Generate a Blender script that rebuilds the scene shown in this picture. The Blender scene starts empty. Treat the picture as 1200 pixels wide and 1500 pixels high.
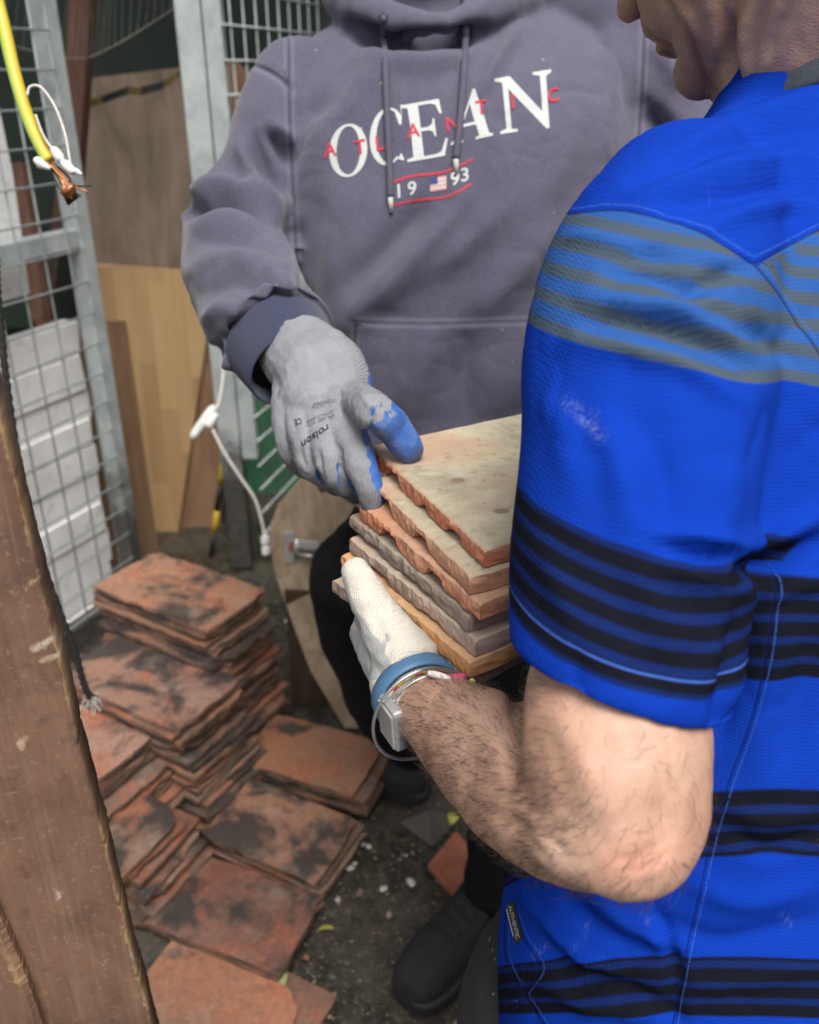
import bpy, bmesh, math, random
import numpy as np
from mathutils import Vector, Matrix, noise as mnoise
from mathutils.bvhtree import BVHTree
random.seed(7)
sc = bpy.context.scene
col = sc.collection
# ------------------------------------------------------------------ camera
F = 1300.0; PIT = math.radians(26.5); H = 1.35      # focal length in px of a 1200 px wide frame
cP, sP = math.cos(PIT), math.sin(PIT)
cam_d = bpy.data.cameras.new('camera'); cam = bpy.data.objects.new('camera', cam_d); col.objects.link(cam)
cam.location = (0, 0, H); cam.rotation_euler = (math.pi / 2 - PIT, 0, 0)
cam_d.sensor_fit = 'HORIZONTAL'; cam_d.sensor_width = 36.0; cam_d.lens = 36.0 * F / 1200.0
cam_d.clip_start = 0.02; cam_d.clip_end = 500
cam_d.dof.use_dof = True; cam_d.dof.focus_distance = 0.66; cam_d.dof.aperture_fstop = 8.0
sc.camera = cam
# ------------------------------------------------------------------ sky, sun, exposure (overcast)
SUN_EL, SUN_AZ = math.radians(60), math.radians(163)
w = bpy.data.worlds.new('World'); sc.world = w; w.use_nodes = True
nt = w.node_tree; bg = nt.nodes['Background']; sky = nt.nodes.new('ShaderNodeTexSky')
sky.sky_type = 'NISHITA'; sky.sun_disc = False; sky.sun_elevation = SUN_EL; sky.sun_rotation = SUN_AZ
sky.air_density = 1.0; sky.dust_density = 6.0; sky.ozone_density = 0.6
hs = nt.nodes.new('ShaderNodeHueSaturation'); hs.inputs['Saturation'].default_value = 0.35
nt.links.new(sky.outputs[0], hs.inputs['Color']); nt.links.new(hs.outputs[0], bg.inputs['Color'])
bg.inputs['Strength'].default_value = 0.082
sun_d = bpy.data.lights.new('sun', 'SUN'); sun = bpy.data.objects.new('sun', sun_d); col.objects.link(sun)
sun_d.energy = 1.5; sun_d.angle = math.radians(30); sun_d.color = (1.0, 0.965, 0.92)
# the sky's rotation 0 is +Y, turning clockwise seen from above
sdir = Vector((math.sin(SUN_AZ) * math.cos(SUN_EL), math.cos(SUN_AZ) * math.cos(SUN_EL), math.sin(SUN_EL)))
sun.rotation_euler = sdir.to_track_quat('Z', 'Y').to_euler(); sun.location = (0, 0, 6)
sc.view_settings.view_transform = 'Standard'; sc.view_settings.look = 'None'
sc.view_settings.exposure = .86; sc.view_settings.gamma = 1.0
sc.cycles.use_denoising = True
sc.cycles.max_bounces = 6; sc.cycles.diffuse_bounces = 3; sc.cycles.glossy_bounces = 3

# ------------------------------------------------------------------ helpers
def A3(*v): return np.array(v, float)
CAM = A3(0, 0, H)
def ray(px, py):
    a = (px - 600) / F; b = -(py - 750) / F
    return A3(a, cP + b * sP, -sP + b * cP)
def D(px, py, d): return CAM + ray(px, py) * d
def Zp(px, py, z):
    r = ray(px, py); return CAM + r * ((z - H) / r[2])
def Yp(px, py, y):
    r = ray(px, py); return CAM + r * (y / r[1])
def PL(px, py, p0, n):
    r = ray(px, py); return CAM + r * (np.dot(np.asarray(p0) - CAM, n) / np.dot(r, n))
def proj(P):
    P = np.asarray(P, float) - CAM
    d = P[..., 1] * cP - P[..., 2] * sP; u = P[..., 1] * sP + P[..., 2] * cP
    return np.stack([600 + F * P[..., 0] / d, 750 - F * u / d, d], -1)
def unit(v):
    v = np.asarray(v, float); return v / (np.linalg.norm(v) + 1e-12)
def catmull(pts, n):
    pts = np.asarray(pts, float); m = len(pts)
    if m == 2:
        t = np.linspace(0, 1, n)[:, None]; return pts[0] * (1 - t) + pts[1] * t
    P = np.vstack([2 * pts[0] - pts[1], pts, 2 * pts[-1] - pts[-2]])
    out = []
    for s in np.linspace(0, m - 1, n):
        i = min(int(s), m - 2); t = s - i
        a, b, c, d = P[i], P[i + 1], P[i + 2], P[i + 3]
        out.append(.5 * (2 * b + (c - a) * t + (2 * a - 5 * b + 4 * c - d) * t * t + (3 * b - a - 3 * c + d) * t ** 3))
    return np.array(out)
def vnoise(P, seed=0.):
    """smooth 3-D noise in about -1..1 for an array of points"""
    P = np.asarray(P, float) + seed * np.array([1., 2., 0.3]) + 100.; I = np.floor(P).astype(np.int64); f = P - I; w_ = f * f * f * (f * (f * 6 - 15) + 10); out = np.zeros(len(P))
    for dx in (0, 1):
        for dy in (0, 1):
            for dz in (0, 1):
                h = (I[:, 0] + dx) * 374761393 + (I[:, 1] + dy) * 668265263 + (I[:, 2] + dz) * 2147483647
                h = ((h ^ (h >> 13)) * 1274126177) & 0x7fffffff; h = (h ^ (h >> 16)) & 0xffffff
                a = h / 0xffffff * 6.2831853; zc = ((h * 7919) & 0xffff) / 0x8000 - 1; r = np.sqrt(np.clip(1 - zc * zc, 0, 1))
                g = (f[:, 0] - dx) * np.cos(a) * r + (f[:, 1] - dy) * np.sin(a) * r + (f[:, 2] - dz) * zc
                out += g * (w_[:, 0] if dx else 1 - w_[:, 0]) * (w_[:, 1] if dy else 1 - w_[:, 1]) * (w_[:, 2] if dz else 1 - w_[:, 2])
    return out * 1.6
def smst(a, b, x):
    t = np.clip((x - a) / (b - a), 0, 1); return t * t * (3 - 2 * t)

# --- nodes
class NT:
    def __init__(s, name):
        s.m = bpy.data.materials.new(name); s.m.use_nodes = True
        s.t = s.m.node_tree; s.b = s.t.nodes['Principled BSDF']
    def n(s, typ, ins=None, **props):
        nd = s.t.nodes.new('ShaderNode' + typ)
        for k, v in props.items(): setattr(nd, k, v)
        for k, v in (ins or {}).items(): s.set(nd.inputs[k], v)
        return nd
    def set(s, sock, v):
        if isinstance(v, bpy.types.NodeSocket): s.t.links.new(v, sock)
        elif isinstance(v, bpy.types.Node): s.t.links.new(v.outputs[0], sock)
        elif isinstance(v, (tuple, list)) and sock.type == 'RGBA' and len(v) == 3: sock.default_value = (*v, 1)
        else: sock.default_value = v
    def p(s, **ins):
        for k, v in ins.items(): s.set(s.b.inputs[k.replace('_', ' ')], v)
    def math(s, op, a, b=0.0, c=None):
        nd = s.n('Math', {0: a, 1: b}, operation=op)
        if c is not None: s.set(nd.inputs[2], c)
        return nd.outputs[0]
    def mix(s, f, a, b, mode='MIX'):
        nd = s.n('Mix', data_type='RGBA', blend_type=mode)
        s.set(nd.inputs[0], f); s.set(nd.inputs[6], a); s.set(nd.inputs[7], b); return nd.outputs[2]
    def ramp(s, f, stops, interp='LINEAR'):
        nd = s.n('ValToRGB', {0: f}); cr = nd.color_ramp; cr.interpolation = interp
        while len(cr.elements) < len(stops): cr.elements.new(.5)
        for e, (p, c) in zip(cr.elements, stops):
            e.position = p; e.color = (*c, 1) if isinstance(c, (tuple, list)) else (c, c, c, 1)
        return nd.outputs[0]
    def sstep(s, x, a, b):
        nd = s.n('MapRange', {0: x, 1: a, 2: b, 3: 0.0, 4: 1.0}, interpolation_type='SMOOTHSTEP'); return nd.outputs[0]
    def coord(s, kind='Object', scale=None, rnd=False):
        v = s.n('TexCoord').outputs[kind]
        if rnd:
            r = s.n('ObjectInfo').outputs['Random']
            v = s.n('VectorMath', {0: v, 1: s.n('VectorMath', {0: (37., 91., 53.), 3: r}, operation='SCALE').outputs[0]}, operation='ADD').outputs[0]
        if scale is not None: v = s.n('Mapping', {0: v, 3: scale}).outputs[0]
        return v
    def noise(s, v, scale, detail=4, rough=.55, dist=0.):
        return s.n('TexNoise', {'Vector': v, 'Scale': scale, 'Detail': detail, 'Roughness': rough, 'Distortion': dist}).outputs[0]
    def voro(s, v, scale, feature='F1', out=0, rand=1.):
        return s.n('TexVoronoi', {'Vector': v, 'Scale': scale, 'Randomness': rand}, feature=feature).outputs[out]
    def wave(s, v, scale, dist=0., detail=0, direction='X', typ='BANDS'):
        nd = s.n('TexWave', {'Vector': v, 'Scale': scale, 'Distortion': dist, 'Detail': detail}, wave_type=typ)
        if typ == 'BANDS': nd.bands_direction = direction
        return nd.outputs['Fac']
    def attr(s, name, out='Fac'): return s.n('Attribute', attribute_name=name).outputs[out]
    def bump(s, h, strength=.3, dist=.002, nrm=None):
        ins = {'Height': h, 'Strength': strength, 'Distance': dist}
        if nrm is not None: ins['Normal'] = nrm
        return s.n('Bump', ins).outputs[0]

# --- meshes
def mk(name, V, Fc, mat=None, parent=None, smooth=False, attrs=None):
    me = bpy.data.meshes.new(name)
    if isinstance(Fc, np.ndarray):
        k = Fc.shape[1]; me.vertices.add(len(V)); me.vertices.foreach_set('co', np.asarray(V, np.float32).ravel())
        me.loops.add(Fc.size); me.loops.foreach_set('vertex_index', Fc.astype(np.int32).ravel())
        me.polygons.add(len(Fc)); me.polygons.foreach_set('loop_start', np.arange(0, Fc.size, k, dtype=np.int32))
        me.update(calc_edges=True); me.validate()
    else:
        me.from_pydata([tuple(map(float, v)) for v in V], [], [tuple(map(int, f)) for f in Fc]); me.update()
    if mat:
        for mm in (mat if isinstance(mat, list) else [mat]): me.materials.append(mm)
    me.polygons.foreach_set('use_smooth', np.full(len(me.polygons), smooth))
    for k, v in (attrs or {}).items():
        v = np.asarray(v, np.float32)
        if v.ndim == 1: me.attributes.new(k, 'FLOAT', 'POINT').data.foreach_set('value', v)
        else: me.attributes.new(k, 'FLOAT_VECTOR', 'POINT').data.foreach_set('vector', v.ravel())
    o = bpy.data.objects.new(name, me); col.objects.link(o)
    if parent: o.parent = parent
    return o
def tag(o, label=None, cat=None, group=None, kind=None):
    if label: o['label'] = label
    if cat: o['category'] = cat
    if group: o['group'] = group
    if kind: o['kind'] = kind
    return o
def empty(name, loc, label=None, cat=None, group=None):
    o = bpy.data.objects.new(name, None); col.objects.link(o); o.location = loc; o.empty_display_size = .05
    return tag(o, label, cat, group)
def rel(o, parent):                       # parent keeping the world place (no parent is turned or scaled)
    w_ = Vector((0, 0, 0)); p = parent
    while p: w_ += Vector(p.location); p = p.parent
    o.parent = parent; o.location = Vector(o.location) - w_; return o
def tubeVF(path, rad, seg=8, n=None, cap=True):
    path = np.asarray(path, float)
    if n: 
        rr = catmull(np.c_[np.broadcast_to(np.asarray(rad, float), (len(path),)), np.zeros(len(path)), np.zeros(len(path))], n)[:, 0]; path = catmull(path, n)
    else: rr = np.broadcast_to(np.asarray(rad, float), (len(path),))
    V = []; Fc = []
    up = A3(0, 0, 1); t0 = unit(path[1] - path[0])
    if abs(np.dot(up, t0)) > .9: up = A3(1, 0, 0)
    a = unit(np.cross(up, t0)); m = len(path)
    for i in range(m):
        t = unit(path[min(i + 1, m - 1)] - path[max(i - 1, 0)])
        a = unit(a - t * np.dot(a, t)); b = np.cross(t, a)
        for k in range(seg):
            th = 2 * math.pi * k / seg
            V.append(path[i] + rr[i] * (a * math.cos(th) + b * math.sin(th)))
    for i in range(m - 1):
        for k in range(seg):
            k2 = (k + 1) % seg; Fc.append((i * seg + k, i * seg + k2, (i + 1) * seg + k2, (i + 1) * seg + k))
    if cap: Fc.append(tuple(range(seg - 1, -1, -1))); Fc.append(tuple((m - 1) * seg + k for k in range(seg)))
    return V, Fc
def tube(name, path, rad, mat, parent=None, seg=8, n=None, smooth=True, cap=True):
    V, Fc = tubeVF(path, rad, seg, n, cap); return mk(name, V, Fc, mat, parent, smooth)
def join(*vfs):
    V = []; Fc = []
    for v, f in vfs:
        o = len(V); V += list(v); Fc += [tuple(i + o for i in q) for q in f]
    return V, Fc
def prismVF(poly, off):
    """extrude a planar polygon (list of 3D points) by the vector off"""
    n = len(poly); V = [np.asarray(p, float) for p in poly] + [np.asarray(p, float) + off for p in poly]
    Fc = [tuple(range(n)), tuple(range(2 * n - 1, n - 1, -1))] + [(i, n + i, n + (i + 1) % n, (i + 1) % n) for i in range(n)]
    return V, Fc
def boxVF(c, ax, ay, az, bev=0.0):
    """box about c with half-axes vectors; chamfered edges when bev > 0"""
    c = np.asarray(c, float); bm = bmesh.new()
    bmesh.ops.create_cube(bm, size=2.0)
    L = [np.linalg.norm(v) for v in (ax, ay, az)]; U = [unit(v) for v in (ax, ay, az)]
    for v in bm.verts: v.co = Vector((v.co.x * L[0], v.co.y * L[1], v.co.z * L[2]))
    if bev: bmesh.ops.bevel(bm, geom=bm.edges[:], offset=bev, segments=2, affect='EDGES', profile=.5)
    bm.verts.index_update()
    V = [c + U[0] * v.co.x + U[1] * v.co.y + U[2] * v.co.z for v in bm.verts]
    Fc = [tuple(v.index for v in f.verts) for f in bm.faces]; bm.free()
    if np.dot(np.cross(U[0], U[1]), U[2]) < 0: Fc = [q[::-1] for q in Fc]
    return V, Fc
def fixn(o):
    bm = bmesh.new(); bm.from_mesh(o.data); bmesh.ops.recalc_face_normals(bm, faces=bm.faces); bm.to_mesh(o.data); bm.free(); return o
X, Yv, Zv = A3(1, 0, 0), A3(0, 1, 0), A3(0, 0, 1)

# ------------------------------------------------------------------ materials of the setting
def m_ground():
    t = NT('wet_concrete'); v = t.coord()
    n1 = t.noise(v, 3.5, 6, .6); n2 = t.noise(v, 38, 5, .65); n3 = t.noise(v, 190, 3, .6)
    c = t.ramp(n1, [(.3, (.013, .0105, .0075)), (.5, (.032, .027, .019)), (.72, (.072, .063, .047))])
    c = t.mix(t.ramp(n2, [(.42, 0), (.72, .7)]), c, (.1, .088, .068)); c = t.mix(t.ramp(t.noise(v, 90, 4, .7), [(.55, 0), (.7, .7)]), c, (.17, .15, .115))
    vc = t.voro(v, 95, 'F1'); sp = t.ramp(vc, [(.13, 1), (.2, 0)])
    vcol = t.n('TexVoronoi', {'Vector': v, 'Scale': 95}).outputs['Color']
    c = t.mix(t.math('MULTIPLY', sp, t.ramp(t.n('SeparateColor', {0: vcol}).outputs[0], [(.55, 0), (.62, .75)])), c, (.34, .3, .22))
    t.p(Base_Color=c, Roughness=t.ramp(n1, [(.4, .16), (.6, .5)]), Normal=t.bump(t.math('ADD', n2, t.math('MULTIPLY', n3, .7)), .7, .006))
    return t.m
def m_galv(name='galvanised_steel', grime=0.0):
    t = NT(name); v = t.coord()
    n1 = t.noise(v, 14, 5, .65); n2 = t.noise(v, 60, 3)
    c = t.ramp(n1, [(.3, (.36, .4, .4)), (.5, (.5, .55, .55)), (.7, (.6, .64, .63))])
    c = t.mix(t.ramp(t.noise(t.coord('Object', (9, 9, 3)), 1.5, 5, .7), [(.56, 0), (.72, .55)]), c, (.3, .25, .18))
    if grime:
        z = t.n('SeparateXYZ', {0: t.n('NewGeometry').outputs['Position']}).outputs[2]
        g = t.sstep(t.math('ADD', z, t.math('MULTIPLY', n1, .35)), grime + .12, grime - .12)
        c = t.mix(t.math('MULTIPLY', g, .92), c, t.ramp(n2, [(.3, (.03, .026, .02)), (.7, (.085, .075, .06))]))
    t.p(Base_Color=c, Metallic=.35, Roughness=t.ramp(n2, [(.3, .4), (.7, .6)]), Normal=t.bump(n2, .12, .001))
    return t.m
def m_wood(name, c0, c1, c2, scale=(30, 30, 2.2), rough=.7, strips=False, bump=.25, rnd=False):
    t = NT(name); v = t.coord('Object', rnd=rnd); vm = t.n('Mapping', {0: v, 3: scale}).outputs[0]
    n1 = t.noise(vm, 1.0, 6, .6, .6); n2 = t.noise(vm, 4.0, 4, .6)
    c = t.ramp(n1, [(.28, c0), (.5, c1), (.74, c2)])
    if strips:
        sx = t.n('SeparateXYZ', {0: v}); u = t.math('FLOOR', t.math('MULTIPLY', sx.outputs[0], 1 / .052))
        zz = t.math('FLOOR', t.math('ADD', t.math('MULTIPLY', sx.outputs[2], 2.6), t.math('MULTIPLY', u, .37)))
        wn = t.n('TexWhiteNoise', {0: t.n('CombineXYZ', {0: u, 1: zz}).outputs[0]}, noise_dimensions='3D').outputs[0]
        c = t.mix(.75, c, t.mix(wn, (.27, .155, .07), (.52, .36, .18)))
    c = t.mix(t.ramp(t.noise(v, 9, 5, .65), [(.45, 0), (.75, .4)]), c, c0)
    t.p(Base_Color=c, Roughness=rough, Normal=t.bump(n2, bump, .002))
    return t.m
def m_plain(name, c, rough=.6, nz=.25, sc_=40, metallic=0., bump=.15, spec=None):
    t = NT(name); v = t.coord(); n1 = t.noise(v, sc_, 4, .6)
    lo = tuple(x * (1 - nz) for x in c); hi = tuple(min(1, x * (1 + nz)) for x in c)
    t.p(Base_Color=t.ramp(n1, [(.3, lo), (.7, hi)]), Roughness=rough, Metallic=metallic, Normal=t.bump(n1, bump, .001))
    if spec is not None: t.p(**{'Specular IOR Level': spec})
    return t.m
def m_tile(name, held=False):
    t = NT(name); v = t.coord('Object', rnd=True); rnd = t.n('ObjectInfo').outputs['Random']
    n1 = t.noise(v, 9, 6, .65, .3); n2 = t.noise(v, 15, 6, .7, .2); n3 = t.noise(v, 120, 4, .6); rn2 = t.math('FRACT', t.math('MULTIPLY', rnd, 7.31)); n4 = t.math('ADD', t.noise(v, 8.5, 5, .62, .35), t.math('MULTIPLY', t.math('SUBTRACT', rn2, .55), .22))
    tint = t.n('ObjectInfo'); base0 = t.ramp(rnd, [(0., (.24, .078, .044)), (.15, (.33, .12, .06)), (.3, (.14, .07, .052)), (.45, (.38, .2, .12)), (.6, (.18, .075, .052)), (.75, (.27, .18, .135)), (.88, (.11, .075, .06)), (1., (.35, .13, .065))]); base = t.mix(tint.outputs['Alpha'], tint.outputs['Color'], base0)
    c = t.mix(t.ramp(n1, [(.35, 0), (.65, .6)]), base, (.28, .18, .13))
    c = t.mix(t.ramp(n2, [(.5, 0), (.66, .75)]), c, (.42, .13, .06))
    c = t.mix(t.ramp(n4, [(.49, 0), (.6, .93)]), c, (.042, .038, .037))
    c = t.mix(t.ramp(t.noise(v, 11, 6, .7), [(.54, 0), (.72, .45)]), c, (.4, .35, .28))
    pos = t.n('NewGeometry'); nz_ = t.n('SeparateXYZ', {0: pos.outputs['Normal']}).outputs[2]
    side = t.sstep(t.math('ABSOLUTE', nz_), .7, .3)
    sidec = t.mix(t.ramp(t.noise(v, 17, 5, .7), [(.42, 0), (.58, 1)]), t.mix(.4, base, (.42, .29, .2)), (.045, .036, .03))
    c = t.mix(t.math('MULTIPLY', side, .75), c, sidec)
    c = t.mix(t.ramp(n3, [(.4, 0), (.7, .6)]), c, t.mix(.65, c, (.06, .045, .035))); c = t.mix(t.ramp(t.noise(v, 75, 4, .7), [(.62, 0), (.74, .45)]), c, (.4, .36, .3))
    t.p(Base_Color=c, Roughness=t.ramp(n2, [(.35, .28), (.6, .6)]), Normal=t.bump(t.math('ADD', t.math('MULTIPLY', n2, .6), n3), .5, .003))
    return t.m
MG = m_ground(); MGALV = m_galv(); MGALVG = m_galv('galvanised_steel_muddy', .55)
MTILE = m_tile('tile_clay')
MBLACK = m_plain('black_plastic', (.012, .012, .012), .5)
MWHITEP = m_plain('white_plastic', (.75, .75, .72), .35, .06)
MCORDW = m_plain('white_cord', (.6, .58, .53), .7, .15, 200)
# ------------------------------------------------------------------ ground
def build_ground():
    xs = np.concatenate([np.linspace(-60, -1.6, 12), np.linspace(-1.5, 1.5, 120), np.linspace(1.6, 60, 12)])
    ys = np.concatenate([np.linspace(-60, -.4, 12), np.linspace(-.3, 2.7, 120), np.linspace(2.8, 60, 12)])
    V = []; n = len(xs)
    for y in ys:
        for x in xs:
            z = 0.
            if abs(x) < 1.6 and -.4 < y < 2.8:
                z = .008 * mnoise.noise((x * 3, y * 3, 0)) + .004 * mnoise.noise((x * 14, y * 14, 3)) - .006
            V.append((x, y, z))
    Fc = np.array([(j * n + i, j * n + i + 1, (j + 1) * n + i + 1, (j + 1) * n + i) for j in range(len(ys) - 1) for i in range(n - 1)])
    tag(mk('ground', V, Fc, MG, smooth=True), kind='structure')
build_ground()
def build_grit():
    rng = random.Random(3); V = []; Fc = []; at = []
    base = [(1, 0, 0), (-1, 0, 0), (0, 1, 0), (0, -1, 0), (0, 0, 1), (0, 0, -.6)]
    fs = [(0, 2, 4), (2, 1, 4), (1, 3, 4), (3, 0, 4), (2, 0, 5), (1, 2, 5), (3, 1, 5), (0, 3, 5)]
    for i in range(9000):
        x = rng.uniform(-.9, .9); y = rng.uniform(.7, 2.3); r = .0015 * rng.lognormvariate(0, .65); 
        if rng.random() < .012: r *= 2.6
        a = rng.random() * 6.28; o = len(V); s = [rng.uniform(.7, 1.4) for _ in range(3)]; tone = rng.random()
        for b in base:
            bx, by, bz = b[0] * s[0] * r * rng.uniform(.8, 1.2), b[1] * s[1] * r, b[2] * s[2] * r * .7
            V.append((x + bx * math.cos(a) - by * math.sin(a), y + bx * math.sin(a) + by * math.cos(a), .001 + bz)); at.append(tone)
        Fc += [tuple(o + k for k in f) for f in fs]
    t = NT('grit'); c = t.ramp(t.attr('tone'), [(0, (.05, .045, .04)), (.45, (.12, .105, .085)), (.7, (.25, .2, .15)), (.86, (.3, .12, .07)), (.95, (.55, .52, .45))])
    t.p(Base_Color=c, Roughness=.6)
    tag(mk('grit', V, np.array(Fc), t.m, attrs={'tone': at}), 'loose grit and small stones scattered over the wet concrete', 'grit', kind='stuff')
build_grit()
def pebble(px, py, r, c, label, cat='stone', flat=.6, stretch=1.0, name='stone_chip'):
    p = Zp(px, py, 0); bm = bmesh.new(); bmesh.ops.create_icosphere(bm, subdivisions=2, radius=1)
    rng = random.Random(int(px * 7 + py)); a = rng.random() * 6.28
    for v in bm.verts:
        q = v.co * (1 + .25 * mnoise.noise(v.co * 1.3 + Vector((px, py, 0)))); xx, yy = q.x * r * stretch, q.y * r
        v.co = (xx * math.cos(a) - yy * math.sin(a), xx * math.sin(a) + yy * math.cos(a), q.z * r * flat)
    me = bpy.data.meshes.new(name); bm.to_mesh(me); bm.free(); me.materials.append(c)
    o = bpy.data.objects.new(name, me); col.objects.link(o); o.location = (p[0], p[1], r * flat * .8 - .002)
    tag(o, label, cat); return o
MCHALK = m_plain('pale_stone', (.55, .53, .47), .7)
for px, py, r, lb in ((602, 1293, .0075, 'small white pebble on the wet concrete near the broken terracotta piece'),
                      (562, 1302, .006, 'pale flat pebble on the wet concrete beside the lone white pebble'),
                      (513, 1272, .006, 'pale chip of mortar beside the mottled tile pile on the ground'),
                      (438, 1025, .011, 'white stone lying in the dark gap between tile stack and leaning board'),
                      (540, 1240, .005, 'small cream pebble by the corner of the mottled pale tile'),
                      (272, 1396, .004, 'tiny white pebble in front of the dark sooty tile')):
    pebble(px, py, r, MCHALK, lb, stretch=1.5)
MLEAF = m_plain('leaf_green_yellow', (.36, .38, .06), .6, .4); MLEAF2 = m_plain('leaf_pale_green', (.33, .38, .17), .6, .4)
def leaf(px, py, L, W, ang, mat, label, z=.006):
    p = Zp(px, py, z); u = A3(math.cos(ang), math.sin(ang), .05); v = A3(-math.sin(ang), math.cos(ang), .1)
    V = []; Fc = []
    for i in range(7):
        s = i / 6; wv = W * math.sin(math.pi * min(.97, s * .95 + .03)) ** .8
        cz = .006 * math.sin(s * 3.1)
        for k in (-1, 0, 1): V.append(p + u * L * (s - .5) + v * wv * k + Zv * (cz + .003 * abs(k)))
    for i in range(6):
        for k in range(2): Fc.append((i * 3 + k, i * 3 + k + 1, i * 3 + k + 4, i * 3 + k + 3))
    o = mk('fallen_leaf', V, Fc, mat, smooth=True); sm = o.modifiers.new('thick', 'SOLIDIFY'); sm.thickness = .0008
    tag(o, label, 'leaf')
leaf(664, 1200, .035, .012, 1.2, MLEAF, 'bright yellow green leaf on the ground behind the broken terracotta piece')
leaf(414, 1445, .05, .006, 1.35, MLEAF2, 'slim pale green leaf at the corner of the dark sooty tile')
leaf(478, 1363, .03, .004, .1, MLEAF, 'narrow olive leaf on the open wet concrete')

# ------------------------------------------------------------------ clay roof tiles
def tile_mesh(name, L, W, T, seed, broken=0., camber=.004):
    """a worn plain tile, its long side along x, its top at z = 0"""
    rng = random.Random(seed); rb = random.Random(seed + 900); cut = rb.uniform(.012, .05) if rb.random() < .22 else 0; sx_, sy_ = rb.choice((-1, 1)), rb.choice((-1, 1)); nx, ny = 12, 8; V = []; Fc = []; top = {}; bot = {}
    for j in range(ny + 1):
        for i in range(nx + 1):
            x = (i / nx - .5) * L; y = (j / ny - .5) * W
            ex = i in (0, nx); ey = j in (0, ny)
            if ex: x += (rng.uniform(-.0012, .0008) - (rng.uniform(.003, .007) if rng.random() < .12 else 0)) * (1 if i else -1)
            if ey: y += (rng.uniform(-.0012, .0008) - (rng.uniform(.003, .006) if rng.random() < .1 else 0)) * (1 if j else -1)
            if ex and ey: x *= 1 - rng.uniform(.002, .01); y *= 1 - rng.uniform(.002, .015)
            if cut:
                a_ = sx_ * x + sy_ * y * 1.3; lim = L / 2 + W * .65 - cut + .004 * mnoise.noise((x * 90, y * 90, seed))
                if a_ > lim: x -= sx_ * (a_ - lim) * .55; y -= sy_ * (a_ - lim) * .45
            z = camber * (1 - (2 * x / L) ** 2) + .0012 * mnoise.noise((x * 30, y * 30, seed))
            if ex or ey: z -= rng.uniform(.0003, .0014)
            top[i, j] = len(V); V.append((x, y, z))
            bot[i, j] = len(V); V.append((x, y, z - T + (rng.uniform(0, .002) if (ex or ey) else 0)))
    for j in range(ny):
        for i in range(nx):
            Fc.append((top[i, j], top[i + 1, j], top[i + 1, j + 1], top[i, j + 1]))
            Fc.append((bot[i, j], bot[i, j + 1], bot[i + 1, j + 1], bot[i + 1, j]))
    rim = [(i, 0) for i in range(nx)] + [(nx, j) for j in range(ny)] + [(i, ny) for i in range(nx, 0, -1)] + [(0, j) for j in range(ny, 0, -1)]
    for a, b in zip(rim, rim[1:] + rim[:1]): Fc.append((top[a], bot[a], bot[b], top[b]))
    me = bpy.data.meshes.new(name); me.from_pydata(V, [], Fc); me.update(); me.materials.append(MTILE)
    return me
TM = [tile_mesh('plain_tile', .265 - .004 * (k % 3), .165, .0092, k, camber=.001 + .0012 * (k % 3)) for k in range(9)]
TML = [tile_mesh('large_tile', .335 - .005 * (k % 3), .185, .0092, 40 + k, camber=.001 + .0014 * (k % 3)) for k in range(8)]
def put_tile(me, x, y, z, yaw, label, group=None, rx=0., ry=0., name='clay_tile'):
    o = bpy.data.objects.new(name, me); col.objects.link(o); o.location = (x, y, z); o.rotation_euler = (rx, ry, yaw)
    return tag(o, label, 'tile', group)
rt = random.Random(11)
ORD = 'first second third fourth fifth sixth seventh eighth ninth tenth eleventh twelfth thirteenth fourteenth fifteenth sixteenth seventeenth eighteenth nineteenth twentieth twenty-first twenty-second twenty-third twenty-fourth twenty-fifth twenty-sixth twenty-seventh twenty-eighth twenty-ninth thirtieth thirty-first thirty-second thirty-third'.split()
def stack(cx, cy, ztop, yaw, meshes, n, label, top_label, group, jit=.008, step=.0112, jyaw=.03, col0=None, first=1, slide=0.):
    """n tiles laid flat on each other down from ztop"""
    for k in range(n):
        z = ztop - k * step
        if z < .012: break
        j = jit if k else jit * .3; sl_ = slide * k / max(1, n - 1)
        o = put_tile(rt.choice(meshes), cx + sl_ * math.cos(yaw) + rt.uniform(-j, j), cy + sl_ * math.sin(yaw) + rt.uniform(-j, j), z - (.004 if k else .0), yaw + (rt.uniform(-jyaw, jyaw) if k else 0),
                 top_label if k == 0 else ORD[first + k - 1] + ' tile from the top of ' + label, group)
        if k: o.rotation_euler.x = rt.uniform(-.012, .012); o.rotation_euler.y = rt.uniform(-.012, .012)
        if k == 0 and col0: o.color = (*col0, 0.)
def tint(o, c): o.color = (*c, 0.); return o
def place4(c4, z):
    P = [Zp(*q, z) for q in c4]; c = sum(P) / 4; u = (P[1] - P[0]) + (P[2] - P[3]); return c[0], c[1], math.atan2(u[1], u[0])
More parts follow.
